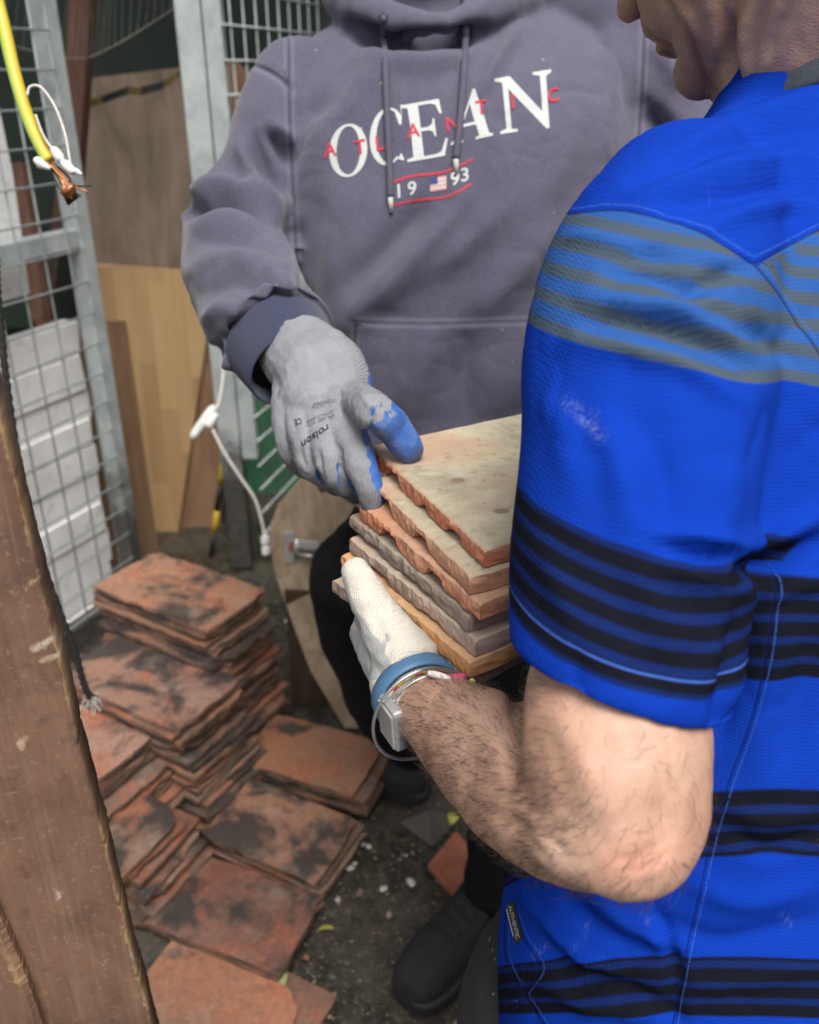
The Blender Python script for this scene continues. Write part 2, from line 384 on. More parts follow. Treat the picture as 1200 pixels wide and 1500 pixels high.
# ground piles in front
x, y, a = place4([(225, 1355), (405, 1425), (470, 1310), (285, 1250)], .042)
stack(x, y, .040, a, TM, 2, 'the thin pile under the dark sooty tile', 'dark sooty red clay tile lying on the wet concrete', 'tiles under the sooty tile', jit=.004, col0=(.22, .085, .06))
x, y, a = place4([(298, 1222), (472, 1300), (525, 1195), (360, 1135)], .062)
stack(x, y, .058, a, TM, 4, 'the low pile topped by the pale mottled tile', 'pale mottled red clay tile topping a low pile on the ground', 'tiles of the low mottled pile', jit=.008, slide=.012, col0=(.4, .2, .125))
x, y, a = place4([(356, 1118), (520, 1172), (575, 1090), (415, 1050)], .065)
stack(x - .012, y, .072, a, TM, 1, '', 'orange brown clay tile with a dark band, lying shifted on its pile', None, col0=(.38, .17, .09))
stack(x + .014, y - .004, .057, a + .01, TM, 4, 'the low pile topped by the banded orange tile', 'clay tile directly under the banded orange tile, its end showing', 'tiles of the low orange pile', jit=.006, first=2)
# tall stack by the gate post
x, y, a = place4([(146, 861), (307, 926), (383, 863), (220, 807)], .35)
aT = a
stack(x, y, .35, a, TML, 5, 'the tall clay tile stack by the gate post', 'large pale orange clay tile crowning the tall stack by the gate post', 'top layers of the tall tile stack', jit=.007, col0=(.46, .225, .135))
stack(x + .012, y - .004, .294, a + .02, TML, 24, 'the tall clay tile stack by the gate post', 'sixth tile from the top of the tall stack, where it steps out', 'lower layers of the tall tile stack', jit=.012, jyaw=.05, first=6, slide=.035)
ux, uy = math.cos(a), math.sin(a); wx, wy = -uy, ux
# second stack in front of it
x2, y2, a2 = place4([(100, 1012), (250, 1075), (325, 985), (165, 917)], .25)
stack(x2 + .01, y2, .252, a2, TML, 7, 'the middle clay tile stack', 'long clay tile streaked black, red and pale grey on the middle stack', 'upper layers of the middle tile stack', jit=.009, col0=(.36, .2, .15))
stack(x2 + .024, y2 - .004, .173, a2 + .01, TML, 15, 'the middle clay tile stack', 'eighth tile from the top of the middle stack, where it steps out', 'lower layers of the middle tile stack', jit=.012, jyaw=.045, first=8, slide=.06)
# third stack, nearest the foreground plank
x3, y3, a3 = place4([(60, 1110), (165, 1160), (232, 1078), (100, 1015)], .2)
stack(x3 - .07, y3 + .035, .205, a3, TML, 5, 'the clay tile stack half hidden by the brown plank', 'dusty pink clay tile on the stack half hidden by the brown plank', 'upper layers of the tile stack behind the plank', jit=.009, col0=(.45, .25, .19))
stack(x3 - .045, y3 + .02, .149, a3 + .02, TML, 13, 'the clay tile stack half hidden by the brown plank', 'sixth tile of the stack half hidden by the brown plank, where it steps out', 'lower layers of the tile stack behind the plank', jit=.014, jyaw=.05, first=6, slide=.06)
x4, y4, a4 = place4([(120, 1250), (190, 1290), (262, 1190), (190, 1165)], .12)
stack(x4 - .06, y4 + .03, .13, a3 + .05, TM, 11, 'the low ragged tile stack beside the sooty tile', 'uppermost clay tile of the low ragged stack beside the brown plank', 'low ragged tile stack by the plank', jit=.016, jyaw=.07, slide=.05)
# loose tiles near the bottom edge
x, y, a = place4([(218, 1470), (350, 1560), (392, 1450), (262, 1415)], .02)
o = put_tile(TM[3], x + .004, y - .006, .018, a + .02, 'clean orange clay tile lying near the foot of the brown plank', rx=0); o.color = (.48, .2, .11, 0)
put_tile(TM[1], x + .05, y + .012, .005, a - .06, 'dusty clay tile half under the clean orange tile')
def shard(pxs, z, T, label, mat, name='tile_fragment'):
    V, Fc = prismVF([Zp(px, py, z) for px, py in pxs], A3(0, 0, -T)); o = fixn(mk(name, V, Fc, mat))
    b = o.modifiers.new('worn', 'BEVEL'); b.width = .0018; b.segments = 2
    c = np.mean(V, 0); o.data.transform(Matrix.Translation(-Vector(c))); o.location = c; tag(o, label, 'tile'); return o
t = NT('terracotta_clean'); v = t.coord(); n1 = t.noise(v, 25, 5, .6)
t.p(Base_Color=t.mix(t.ramp(t.noise(v, 60, 4), [(.5, 0), (.75, .5)]), t.ramp(n1, [(.3, (.3, .09, .05)), (.7, (.46, .17, .09))]), (.2, .11, .08)), Roughness=.75, Normal=t.bump(n1, .3, .002)); MTERRA = t.m
shard([(627, 1266), (664, 1309), (690, 1310), (690, 1240), (668, 1216)], .016, .015, 'broken terracotta tile piece lying flat beside the black trouser leg', MTERRA)
shard([(410, 1480), (430, 1480), (433, 1502), (414, 1502)], .01, .009, 'small red terracotta chip on the wet concrete', MTERRA)
shard([(575, 1085), (584, 1100), (550, 1165), (540, 1180), (533, 1172)], .012, .011, 'thin brown sliver of tile on the ground beside the orange pile', MTERRA)

# ------------------------------------------------------------------ steel mesh gates
def box_bar(name, c, hx, hy, hz, u, mat, parent, bev=.003):
    V, Fc = boxVF(c, u * hx, np.cross(Zv, u) * hy, Zv * hz, bev); return mk(name, V, Fc, mat, parent)
uL = unit(A3(.391, .92, 0)); P0 = A3(-.77, 2.10, 0)
gl = empty('mesh_gate', (float(P0[0]), float(P0[1]), 0), 'galvanised steel mesh gate with a middle rail, behind the tall tile stack', 'gate')
def put(o, g): return rel(o, g)
PW = .02
put(box_bar('post', P0 + uL * PW + Zv * 1.15, PW, .0215, 1.15, uL, MGALVG, None), gl)
put(box_bar('rail', P0 - uL * .6 + Zv * 1.005, .6, .018, .021, uL, MGALV, None), gl)
put(box_bar('rail', P0 - uL * .6 + Zv * .06, .6, .018, .02, uL, MGALVG, None), gl)
put(box_bar('rail', P0 - uL * .6 + Zv * 2.27, .6, .018, .02, uL, MGALV, None), gl)
put(box_bar('post', P0 - uL * 1.23 + Zv * 1.15, .03, .02, 1.15, uL, MGALVG, None), gl)
nL = A3(uL[1], -uL[0], 0)                                 # toward the camera
def wires(g, P, u, length, n, z0, z1, step, off, mat, v_first):
    k = 0; s = v_first
    while s < length:
        q = P - u * s + off
        put(tube('wire', [q + Zv * .05, q + Zv * 2.28], .0024, mat, seg=6), g); s += step
    z = z0
    while z < z1:
        put(tube('wire', [P + off * 1.25 + Zv * z, P - u * length + off * 1.25 + Zv * z], .0024, mat, seg=6), g); z += step
wires(gl, P0, uL, 1.2, 0, .10, 2.2, .0735, nL * .021, MGALV, .045)
uR = unit(A3(.26, .966, 0)); P1 = A3(-.43, 2.345, 0); nR = A3(uR[1], -uR[0], 0)
gr = empty('mesh_gate', (float(P1[0]), float(P1[1]), 0), 'galvanised steel mesh gate with square posts behind the man in the hoodie', 'gate')
put(box_bar('post', P1 + A3(-.078, .01, 1.15), .03, .03, 1.15, X, MGALVG, None), gr)
put(box_bar('post', P1 + A3(-.0225, -.005, 1.33), .0215, .02, .97, X, MGALV, None), gr)
put(box_bar('rail', P1 + uR * .62 + Zv * .085, .62, .02, .02, uR, MGALVG, None), gr)
put(box_bar('rail', P1 + uR * .62 + Zv * 2.27, .62, .02, .02, uR, MGALV, None), gr)
put(box_bar('post', P1 + uR * 1.26 + Zv * 1.15, .024, .024, 1.15, uR, MGALV, None), gr)
wires(gr, P1, -uR, 1.25, 0, .12, 2.24, .0735, nR * -.0 + A3(.0, -.024, 0), MGALV, .045)

# ------------------------------------------------------------------ boards and clutter behind the gates
def panel(name, pxs, p0, n, th, mat, label, cat, group=None):
    n = unit(n); P = [PL(px, py, p0, n) for px, py in pxs]
    c = np.mean(P, 0); V, Fc = prismVF([p - c for p in P], -n * th * (1 if np.dot(n, CAM - c) > 0 else -1))
    o = fixn(mk(name, V, Fc, mat)); o.location = c; tag(o, label, cat, group)
    return o
MPLY = m_wood('old_brown_board', (.12, .088, .062), (.2, .15, .11), (.28, .21, .155), (16, 16, 4), .85)
MOAK = m_wood('laminated_oak', (.4, .24, .1), (.52, .34, .16), (.6, .42, .22), (40, 40, 2.0), .5, strips=True, bump=.1)
MPLANK = m_wood('brown_plank', (.17, .095, .05), (.26, .15, .085), (.33, .205, .12), (24, 24, 3), .75)
MDARKW = m_wood('dark_timber', (.03, .02, .014), (.06, .036, .024), (.095, .058, .038), (20, 20, 3), .85)
MGREEN = m_plain('green_sheet', (.05, .17, .09), .55, .3, 6)
MGREEND = m_plain('dark_green_tarpaulin', (.012, .022, .016), .6, .4, 5)
MYEL = m_plain('hazard_yellow', (.6, .42, .03), .55, .2, 30)
n_b = A3(0, -1, 0)
panel('board', [(100, 118), (285, 96), (300, 420), (140, 420)], (0, 2.66, 0), unit(A3(0, -1, .06)), .02, MPLY, 'old grey brown board standing behind the gap between the gates', 'board')
panel('oak_board', [(135, 386), (300, 398), (306, 470), (252, 840), (190, 840)], (0, 2.58, 0), unit(A3(0, -1, .1)), .022, MOAK, 'laminated oak board of pale strips leaning behind the tile stack', 'board')
panel('plank', [(306, 455), (338, 470), (318, 850), (250, 850)], (0, 2.61, 0), unit(A3(0, -1, .08)), .02, MPLANK, 'rough brown plank leaning beside the laminated oak board', 'plank')
panel('green_sheet', [(300, 470), (560, 470), (560, 905), (300, 905)], (0, 2.86, 0), A3(0, -1, 0), .01, MGREEN, 'green sheet standing behind the right mesh gate', 'sheet')
panel('tarpaulin', [(-160, -420), (820, -420), (820, 480), (-160, 480)], (0, 2.95, 0), A3(0, -1, 0), .01, MGREEND, 'very dark green tarpaulin closing off the back of the yard', 'tarpaulin')
panel('board', [(322, 92), (345, 88), (362, 106), (378, 300), (318, 300)], (0, 2.8, 0), A3(0, -1, 0), .02, MPLANK, 'brown timber offcut seen through the right gate mesh', 'board')
# yellow and black warning tape along the top of the old board
tp = empty('warning_tape', tuple(Yp(200, 118, 2.6)), 'faded yellow and black warning tape strung across the old board', 'tape')
MYELD = m_plain('faded_tape_yellow', (.1, .075, .018), .5, .4, 12)
pts = [(108, 160), (150, 146), (188, 132), (206, 134), (240, 124), (262, 108), (285, 96)]
for k in range(len(pts) - 1):
    a_, b_ = pts[k], pts[k + 1]
    P = [Yp(a_[0], a_[1] - 6, 2.62), Yp(b_[0], b_[1] - 6, 2.62), Yp(b_[0], b_[1] + 6, 2.62), Yp(a_[0], a_[1] + 6, 2.62)]
    V, Fc = prismVF(P, A3(0, .002, 0)); rel(fixn(mk('band', V, Fc, MYELD if k % 2 == 0 else MBLACK)), tp)
hz = empty('hazard_pole', tuple(Yp(314, 845, 2.5)), 'thin yellow and black hazard pole leaning by the gate post', 'pole')
for k in range(6):
    s0, s1 = k / 6, (k + 1) / 6
    a_ = Yp(332 - 28 * s0, 640 + 215 * s0, 2.42); b_ = Yp(332 - 28 * s1, 640 + 215 * s1, 2.42)
    rel(tube('band', [a_, b_], .0085, [MYEL, MBLACK][(k + 1) % 2], seg=10), hz)
# timber lying behind the left gate, and an unseen roof added to darken it all
def beam(name, a_, b_, r, mat, label, cat='timber', group=None):
    a_ = np.asarray(a_); b_ = np.asarray(b_); u = unit(b_ - a_); s_ = unit(np.cross(u, A3(.3, 1, .1))); t_ = np.cross(u, s_)
    V, Fc = boxVF((a_ + b_) / 2, u * np.linalg.norm(b_ - a_) / 2, s_ * r, t_ * r * .6, .004)
    return tag(fixn(mk(name, V, Fc, mat)), label, cat, group)
MREDW = m_wood('red_brown_timber', (.05, .024, .016), (.1, .048, .032), (.15, .08, .055), (22, 22, 3), .8)
beam('beam', Yp(128, -80, 2.5), Yp(100, 330, 2.5), .03, MREDW, 'dark red brown upright beam behind the left gate post')
beam('beam', Yp(25, 240, 2.75), Yp(60, 470, 2.6), .028, MREDW, 'red brown timber leaning behind the left mesh, beside the white board')
beam('beam', Yp(95, 260, 2.9), Yp(62, 520, 2.7), .02, MDARKW, 'dark thin timber crossing behind the left mesh')
panel('plank', [(60, 470), (185, 470), (240, 860), (150, 860)], P0 - nL * .16, nL, .02, MPLANK, 'brown plank standing behind the left gate beside the white slab', 'plank')
MWHITE = NT('white_slab'); v = MWHITE.coord(); n1 = MWHITE.noise(v, 7, 5, .6); n2 = MWHITE.noise(v, 60, 3)
c = MWHITE.ramp(n1, [(.3, (.74, .74, .73)), (.6, (.9, .9, .89))]); c = MWHITE.mix(MWHITE.ramp(MWHITE.noise(v, 22, 5, .7), [(.55, 0), (.75, .6)]), c, (.36, .33, .28))
MWHITE.p(Base_Color=c, Roughness=.8, Normal=MWHITE.bump(n2, .3, .003)); MWHITE = MWHITE.m
sl = empty('white_slab', tuple(PL(100, 700, P0 - nL * .07, nL)), 'chipped white insulation slab leaning inside the left mesh gate', 'slab')
pn = P0 - nL * .07
def course(k, y0l, y0r, y1l, y1r, xl0, xr0, xl1, xr1):
    P = [PL(xl0, y0l, pn, nL), PL(xr0, y0r, pn, nL), PL(xr1, y1r, pn, nL), PL(xl1, y1l, pn, nL)]
    P = [p + nL * (.004 * math.sin(k * 2.3)) for p in P]; V, Fc = prismVF(P, -nL * .05); o = fixn(mk('slab_piece', V, Fc, MWHITE)); b = o.modifiers.new('worn', 'BEVEL'); b.width = .0015; b.segments = 1; rel(o, sl)
edge = [(118, 468), (120, 500), (130, 580), (136, 606), (140, 645), (146, 668), (152, 720), (160, 760), (166, 800), (174, 850), (182, 900), (190, 950), (196, 1000)]
ye = [470, 520, 570, 612, 650, 690, 735, 775, 820, 862, 905, 950, 1000]
for k in range(12):
    ya, yb = ye[k], ye[k + 1]; xa, xb = edge[k][0], edge[k + 1][0]; jx = random.uniform(-5, 4)
    sl_ = lambda y: (y - 100) / 1170.
    xl = -60
    course(k, ya + (xa - xl) * sl_(ya), ya, yb + (xb - xl) * sl_(yb) - 1.2, yb - 1.2, xl, xa + jx, xl, xb + jx)
panel('white_board', [(-60, 130), (-2, 155), (18, 250), (44, 430), (-60, 460)], P0 - nL * .05, nL, .03, MWHITE, 'white painted board behind the upper left mesh', 'board')
tag(fixn(mk('shading_roof', *boxVF((0, 3.6, 2.38), X * 3.2, Yv * 1.22, Zv * .04, .01), MDARKW)), 'unseen dark timber roof added to darken the back of the yard', 'roof')  # roof slab added overhead to keep sky light off the background
tag(fixn(mk('shed_wall', *boxVF((-1.9, 3.2, 1.15), X * .03, Yv * 1.5, Zv * 1.15, .01), MDARKW)), 'dark timber side wall of the shed behind the left gate', 'wall')
# unseen brick wall, added to block low sky light and deepen contrast
MBRICK = NT('block_wall_brick'); v = MBRICK.coord(); bt = MBRICK.n('TexBrick', {'Vector': MBRICK.n('Mapping', {0: v, 2: (math.pi / 2, 0, 0)}).outputs[0], 'Color1': (.16, .075, .05, 1), 'Color2': (.2, .1, .07, 1), 'Mortar': (.2, .19, .17, 1), 'Scale': 4.4, 'Mortar Size': .014})
MBRICK.p(Base_Color=bt.outputs[0], Roughness=.85); MBRICK = MBRICK.m
tag(fixn(mk('sky_block_wall', *boxVF((1.9, 1.2, .95), X * .1, Yv * 2.5, Zv * .95, .01), MBRICK)), 'unseen brick wall added to block low sky light beside the man in blue', 'wall')
# cobweb sheet under the roof
def cobweb():
    V = []; Fc = []; A_ = [Yp(-10, 60, 2.45), Yp(105, 85, 2.4), Yp(165, 68, 2.45), Yp(262, 8, 2.5)]; P = catmull(A_, 26)
    for i, p in enumerate(P):
        V += tubeVF([p, p + A3(.02 * math.sin(i), .25, .35)], .00035, 3)[0]
    Fc = np.array([(o * 6 + a, o * 6 + (a + 1) % 3, o * 6 + 3 + (a + 1) % 3, o * 6 + 3 + a) for o in range(26) for a in range(3)])
    tv, tf = tubeVF(P, .0008, 4); Vn, Fn = join((V, [tuple(f) for f in Fc]), (tv, tf))
    tag(mk('cobweb', Vn, Fn, m_plain('cobweb', (.25, .25, .23), .8)), 'dusty cobweb sagging under the added roof', 'cobweb', kind='stuff')
cobweb()

# ------------------------------------------------------------------ leaning plywood with clamp
nB = unit(A3(-.12, -1, .22)); pB = Zp(507, 1066, 0.0)
MPW = NT('weathered_plywood'); v = MPW.coord(); vm = MPW.n('Mapping', {0: v, 3: (9, 9, 3)}).outputs[0]
n1 = MPW.noise(vm, 2, 6, .65, .8); n2 = MPW.noise(v, 30, 5, .7)
c = MPW.ramp(n1, [(.25, (.22, .15, .09)), (.5, (.4, .3, .2)), (.7, (.52, .42, .31))]); c = MPW.mix(MPW.ramp(n2, [(.5, 0), (.72, .6)]), c, (.16, .11, .07))
MPW.p(Base_Color=c, Roughness=.8, Normal=MPW.bump(n2, .3, .003)); MPW = MPW.m
lb = empty('plywood_board', tuple(pB), 'weathered plywood board with rounded corner leaning by the black trouser leg', 'board')
pxs = [(505, 1068), (455, 985), (425, 905), (405, 850), (394, 800), (396, 768), (408, 738), (440, 700), (500, 640), (600, 640), (600, 1068)]
V, Fc = prismVF([PL(px, py, pB, nB) for px, py in pxs], -nB * .018); o = fixn(mk('sheet', V, Fc, MPW)); b = o.modifiers.new('worn', 'BEVEL'); b.width = .003; b.segments = 2; rel(o, lb)
kn = PL(470, 715, pB, nB); V, Fc = tubeVF([kn - nB * .002, kn + nB * .001], .012, 14); V = [kn + (p - kn) * A3(.5, 1, 1.9) for p in V]
rel(fixn(mk('knot', V, Fc, MDARKW)), lb)
MSTEEL = m_plain('zinc_steel', (.5, .5, .48), .35, .2, 60, .8)
hg = empty('clamp_bracket', tuple(PL(440, 805, pB, nB)), 'small bright steel clamp bracket screwed to the weathered plywood board', 'bracket')
uB = unit(np.cross(nB, Zv)); 
if uB[0] < 0: uB = -uB
vB = np.cross(uB, nB); vB = vB if vB[2] > 0 else -vB
def bb(nm, px, py, hx, hy, hz, off, mat=MSTEEL):
    c = PL(px, py, pB, nB) + nB * off; V, Fc = boxVF(c, uB * hx, vB * hy, nB * hz, .0015); rel(fixn(mk(nm, V, Fc, mat)), hg)
bb('back_plate', 424, 802, .012, .036, .002, .002)
c0 = PL(436, 802, pB, nB); rel(tube('barrel', [c0 + nB * .006 - vB * .022, c0 + nB * .006 + vB * .022], .008, MSTEEL, seg=14), hg)
rel(tube('pin', [c0 + nB * .012 + uB * .004 - vB * .012, c0 + nB * .012 + uB * .05 - vB * .016], .006, MSTEEL, seg=12), hg)
bb('arm', 455, 795, .024, .010, .003, .016); bb('red_pad', 427, 800, .004, .010, .004, .007, m_plain('red_pad', (.35, .08, .05), .6))
tag(fixn(mk('timber_block', *boxVF(Zp(440, 1000, .16) + A3(0, .16, 0), X * .04, Yv * .04, Zv * .16, .004), MDARKW)), 'dark timber block standing in the gap behind the tile stack', 'timber')

# ------------------------------------------------------------------ foreground plank
def polydist0(Q, P):
    best = np.full(len(Q), 1e9)
    for i in range(len(P) - 1):
        a = P[i]; ab = P[i + 1] - a; t = np.clip(((Q - a) @ ab) / ((ab ** 2).sum() + 1e-12), 0, 1); best = np.minimum(best, np.sqrt(((Q - a - t[:, None] * ab) ** 2).sum(1)))
    return best, None
def front_plank():
    root = empty('rough_plank', tuple(D(60, 1300, .75) * A3(1, 1, 0)), 'rough brown plank with a splintered edge standing in the foreground', 'plank')
    t = NT('foreground_brown_wood'); v = t.coord(); vm = t.n('Mapping', {0: v, 3: (26, 26, 5)}).outputs[0]
    n1 = t.noise(vm, 1.2, 7, .6, .5); n2 = t.noise(v, 200, 4, .65); n3 = t.noise(v, 9, 5, .6, .5)
    c = t.ramp(n1, [(.25, (.13, .07, .043)), (.5, (.19, .105, .067)), (.75, (.25, .145, .096))])
    c = t.mix(t.ramp(n3, [(.5, 0), (.68, .6)]), c, (.085, .048, .032)); st_ = t.noise(t.n('Mapping', {0: v, 3: (260, 260, 5), 2: (0, .06, 0)}).outputs[0], 1., 5, .65, .3); c = t.mix(t.ramp(st_, [(.5, 0), (.74, .45)]), c, (.28, .185, .125)); c = t.mix(t.ramp(st_, [(.26, .5), (.38, 0)]), c, (.07, .04, .027))
    sw = t.noise(t.n('Mapping', {0: v, 3: (150, 150, 12), 2: (0, .5, 0)}).outputs[0], 1.0, 4, .6, 1.5); c = t.mix(t.math('MULTIPLY', t.ramp(sw, [(.6, 0), (.68, .7)]), t.ramp(t.noise(v, 7, 3), [(.5, 0), (.6, 1)])), c, (.36, .25, .165))
    c = t.mix(t.ramp(n2, [(.58, 0), (.7, .5)]), c, (.34, .25, .18)); c = t.mix(t.ramp(t.noise(v, 55, 5, .75), [(.55, 0), (.7, .5)]), c, (.07, .04, .028))
    e = t.attr('edge'); en = t.noise(v, 70, 5, .7)
    en2 = t.noise(v, 11, 4, .6); c = t.mix(t.math('MULTIPLY', t.sstep(t.math('ADD', e, t.math('MULTIPLY', en, 1.0)), .95, 1.2), t.sstep(en2, .42, .62)), c, t.ramp(en, [(.35, (.34, .19, .08)), (.6, (.42, .28, .15)), (.75, (.5, .42, .32))]))
    sme = t.attr('smear'); c = t.mix(t.sstep(t.math('ADD', sme, t.math('MULTIPLY', t.math('SUBTRACT', n2, .5), 1.6)), .3, 1.0), c, t.ramp(t.noise(v, 40, 4), [(.35, (.4, .27, .16)), (.6, (.5, .43, .35))]))
    vb = t.noise(t.n('Mapping', {0: v, 3: (1, 1, .5)}).outputs[0], 26, 6, .7); c = t.mix(t.ramp(vb, [(.66, 0), (.72, .65)]), c, (.5, .46, .4))
    t.p(Base_Color=c, Roughness=.6, Normal=t.bump(t.math('ADD', t.math('MULTIPLY', n1, .3), t.math('MULTIPLY', t.math('ADD', t.math('ADD', n2, sw), t.math('MULTIPLY', st_, .8)), .3)), .5, .002))
    # right edge follows the splintered line; face turned slightly to the yard
    n_ = unit(A3(.28, -1, 0)); p0 = D(120, 1070, .66)
    epx = [(-30, 480), (-5, 590), (12, 660), (38, 770), (62, 850), (84, 935), (100, 985), (106, 1040), (122, 1120), (136, 1170), (147, 1195), (160, 1262), (176, 1330), (188, 1390), (207, 1430), (212, 1470), (226, 1490), (248, 1590), (275, 1700)]
    E0 = [PL(px, py, p0, n_) for px, py in epx]; dn = unit(E0[-1] - E0[-4]); E0.append(E0[-1] + dn * (.5 * E0[-1][2] / -dn[2])); E0.append(E0[-2] + dn * (E0[-2][2] / -dn[2])); du_ = unit(E0[0] - E0[3]); E0 = [E0[0] + du_ * .5, E0[0] + du_ * .2] + E0
    E_ = catmull(E0, 340); NP = 340; q_ = np.linspace(0, 1, NP)[:, None]; ln = np.hstack([np.polyval(np.polyfit(q_[:, 0], E_[:, c_], 2), q_[:, 0])[:, None] for c_ in range(3)]); E_ = ln * .72 + E_ * .28
    s_ = unit(np.cross(Zv, n_)); s_ = s_ if s_[0] > 0 else -s_
    rng = random.Random(5); V = []; Fc = []; at = []; W = .17; nx = 70; T = .034
    jag = np.array([.0012 * mnoise.noise((0, 0, k * .12)) + .0007 * mnoise.noise((5, 0, k * .5)) + (rng.uniform(-.0035, 0) if rng.random() < .03 else 0) for k in range(NP)])
    us = np.concatenate([np.linspace(0, 1, nx) ** 1.3, [1.0]])
    for i, p in enumerate(E_):
        p = p + s_ * jag[i]
        row = []
        for k in range(nx):
            d = W * us[k]; q = p - s_ * d
            rel_ = .0008 * mnoise.noise(Vector(q * 22)) + .0003 * mnoise.noise(Vector((q[0] * 120, q[1] * 120, q[2] * 26)))
            round_ = .0028 * math.exp(-d / .0012); q = q + n_ * (rel_ - round_ * (1 + .3 * mnoise.noise((0, 3, i * .2))))
            V.append(q); at.append(math.exp(-d / .0035))
        q = p - s_ * W - n_ * T; V.append(q); at.append(0.); q2 = p - n_ * T; V.append(q2); at.append(.7)
    m = nx + 2
    for i in range(NP - 1):
        for k in range(m):
            k2 = (k + 1) % m; Fc.append((i * m + k, i * m + k2, (i + 1) * m + k2, (i + 1) * m + k))
    Fc.append(tuple(range(m))); Fc.append(tuple((NP - 1) * m + k for k in range(m - 1, -1, -1)))
    pr_ = proj(np.array(V)); sm_ = np.zeros(len(V))
    for pl, wd, am in (([(48, 952), (70, 940), (88, 922)], 7, .9), ([(62, 968), (84, 960), (100, 955)], 6, 1.), ([(30, 1092), (36, 1084)], 8, .9), ([(0, 1165), (24, 1160)], 4, .5), ([(60, 1350), (110, 1290), (170, 1255)], 5, .35), ([(150, 1420), (180, 1360), (195, 1345)], 6, .4), ([(195, 1395), (204, 1420)], 8, .8), ([(40, 860), (58, 845)], 6, .7)):
        d_, _ = polydist0(pr_[:, :2], catmull(pl, 14)); sm_ = np.maximum(sm_, am * np.exp(-(d_ / wd) ** 2))
    o = fixn(mk('plank_face', V, Fc, t.m, smooth=True, attrs={'edge': at, 'smear': sm_})); rel(o, root)
    bpx = [(-20, 1290), (0, 1345), (22, 1395), (42, 1445), (62, 1505), (95, 1620)]
    B = catmull([PL(px, py, p0 + n_ * .012, n_) for px, py in bpx], 80); V = []; Fc = []; at = []
    for i, p in enumerate(B):
        p = p + s_ * .0012 * mnoise.noise((2, 1, i * .6))
        for (dx, dn, e_) in ((0, -.014, .3), (0, -.002, .9), (-.004, .0015, .8), (-.012, .003, .3), (-.09, .003, 0), (-.09, -.014, 0)): V.append(p + s_ * dx + n_ * dn); at.append(e_)
    for i in range(79):
        for k in range(6): k2 = (k + 1) % 6; Fc.append((i * 6 + k, i * 6 + k2, (i + 1) * 6 + k2, (i + 1) * 6 + k))
    Fc.append(tuple(range(6))); Fc.append(tuple(79 * 6 + k for k in range(5, -1, -1)))
    rel(fixn(mk('batten', V, Fc, t.m, smooth=False, attrs={'edge': at})), root)
front_plank()

# ------------------------------------------------------------------ cords and cables
MROPE = m_plain('black_rope', (.02, .018, .016), .85, .4, 300)
def rope():
    r = empty('black_rope', tuple(D(135, 1030, 1.0)), 'frayed black rope hanging down in front of the left mesh gate', 'rope')
    px = [(-6, 380), (-4, 430), (3, 500), (12, 580), (28, 680), (52, 790), (85, 890), (108, 950), (124, 1005), (134, 1022)]
    P = np.vstack([catmull([P0 - uL * .36 + Zv * 2.29, D(-60, 120, 1.2), D(-22, 300, 1.05)], 40), catmull([D(a_, b_, 1.02 + .0002 * (b_ - 480)) for a_, b_ in px], 160)])
    sw = []
    for i, p in enumerate(P): sw.append(.0042 + .0007 * math.sin(i * 1.9))
    o = tube('strand', P, sw, MROPE, seg=9); rel(o, r)
    rng = random.Random(2); V = []; Fc = []
    for i in range(900):
        p = P[rng.randrange(40, 199)] + A3(*(rng.gauss(0, 1) for _ in range(3))) * .0022
        d = unit(A3(*(rng.gauss(0, 1) for _ in range(3)))) * rng.uniform(.003, .007); v_, f_ = tubeVF([p, p + d], .00025, 3, cap=False)
        q = len(V); V += v_; Fc += [tuple(q + k for k in f) for f in f_]
    f = mk('frayed_fibres', V, np.array(Fc), MROPE); f['kind'] = 'stuff'; rel(f, r)
    V = []; Fc = []
    for i in range(40):
        p = P[-1] + A3(*(rng.gauss(0, 1) for _ in range(3))) * .003; d = A3(rng.gauss(.1, .5), rng.gauss(0, .5), -1) * rng.uniform(.006, .02)
        v_, f_ = tubeVF([p, p + d * .5 + A3(rng.gauss(0, .003), 0, 0), p + d], .0006, 4); q = len(V); V += v_; Fc += [tuple(q + k for k in f) for f in f_]
    rel(mk('white_core', V, Fc, MCORDW), r)
rope()
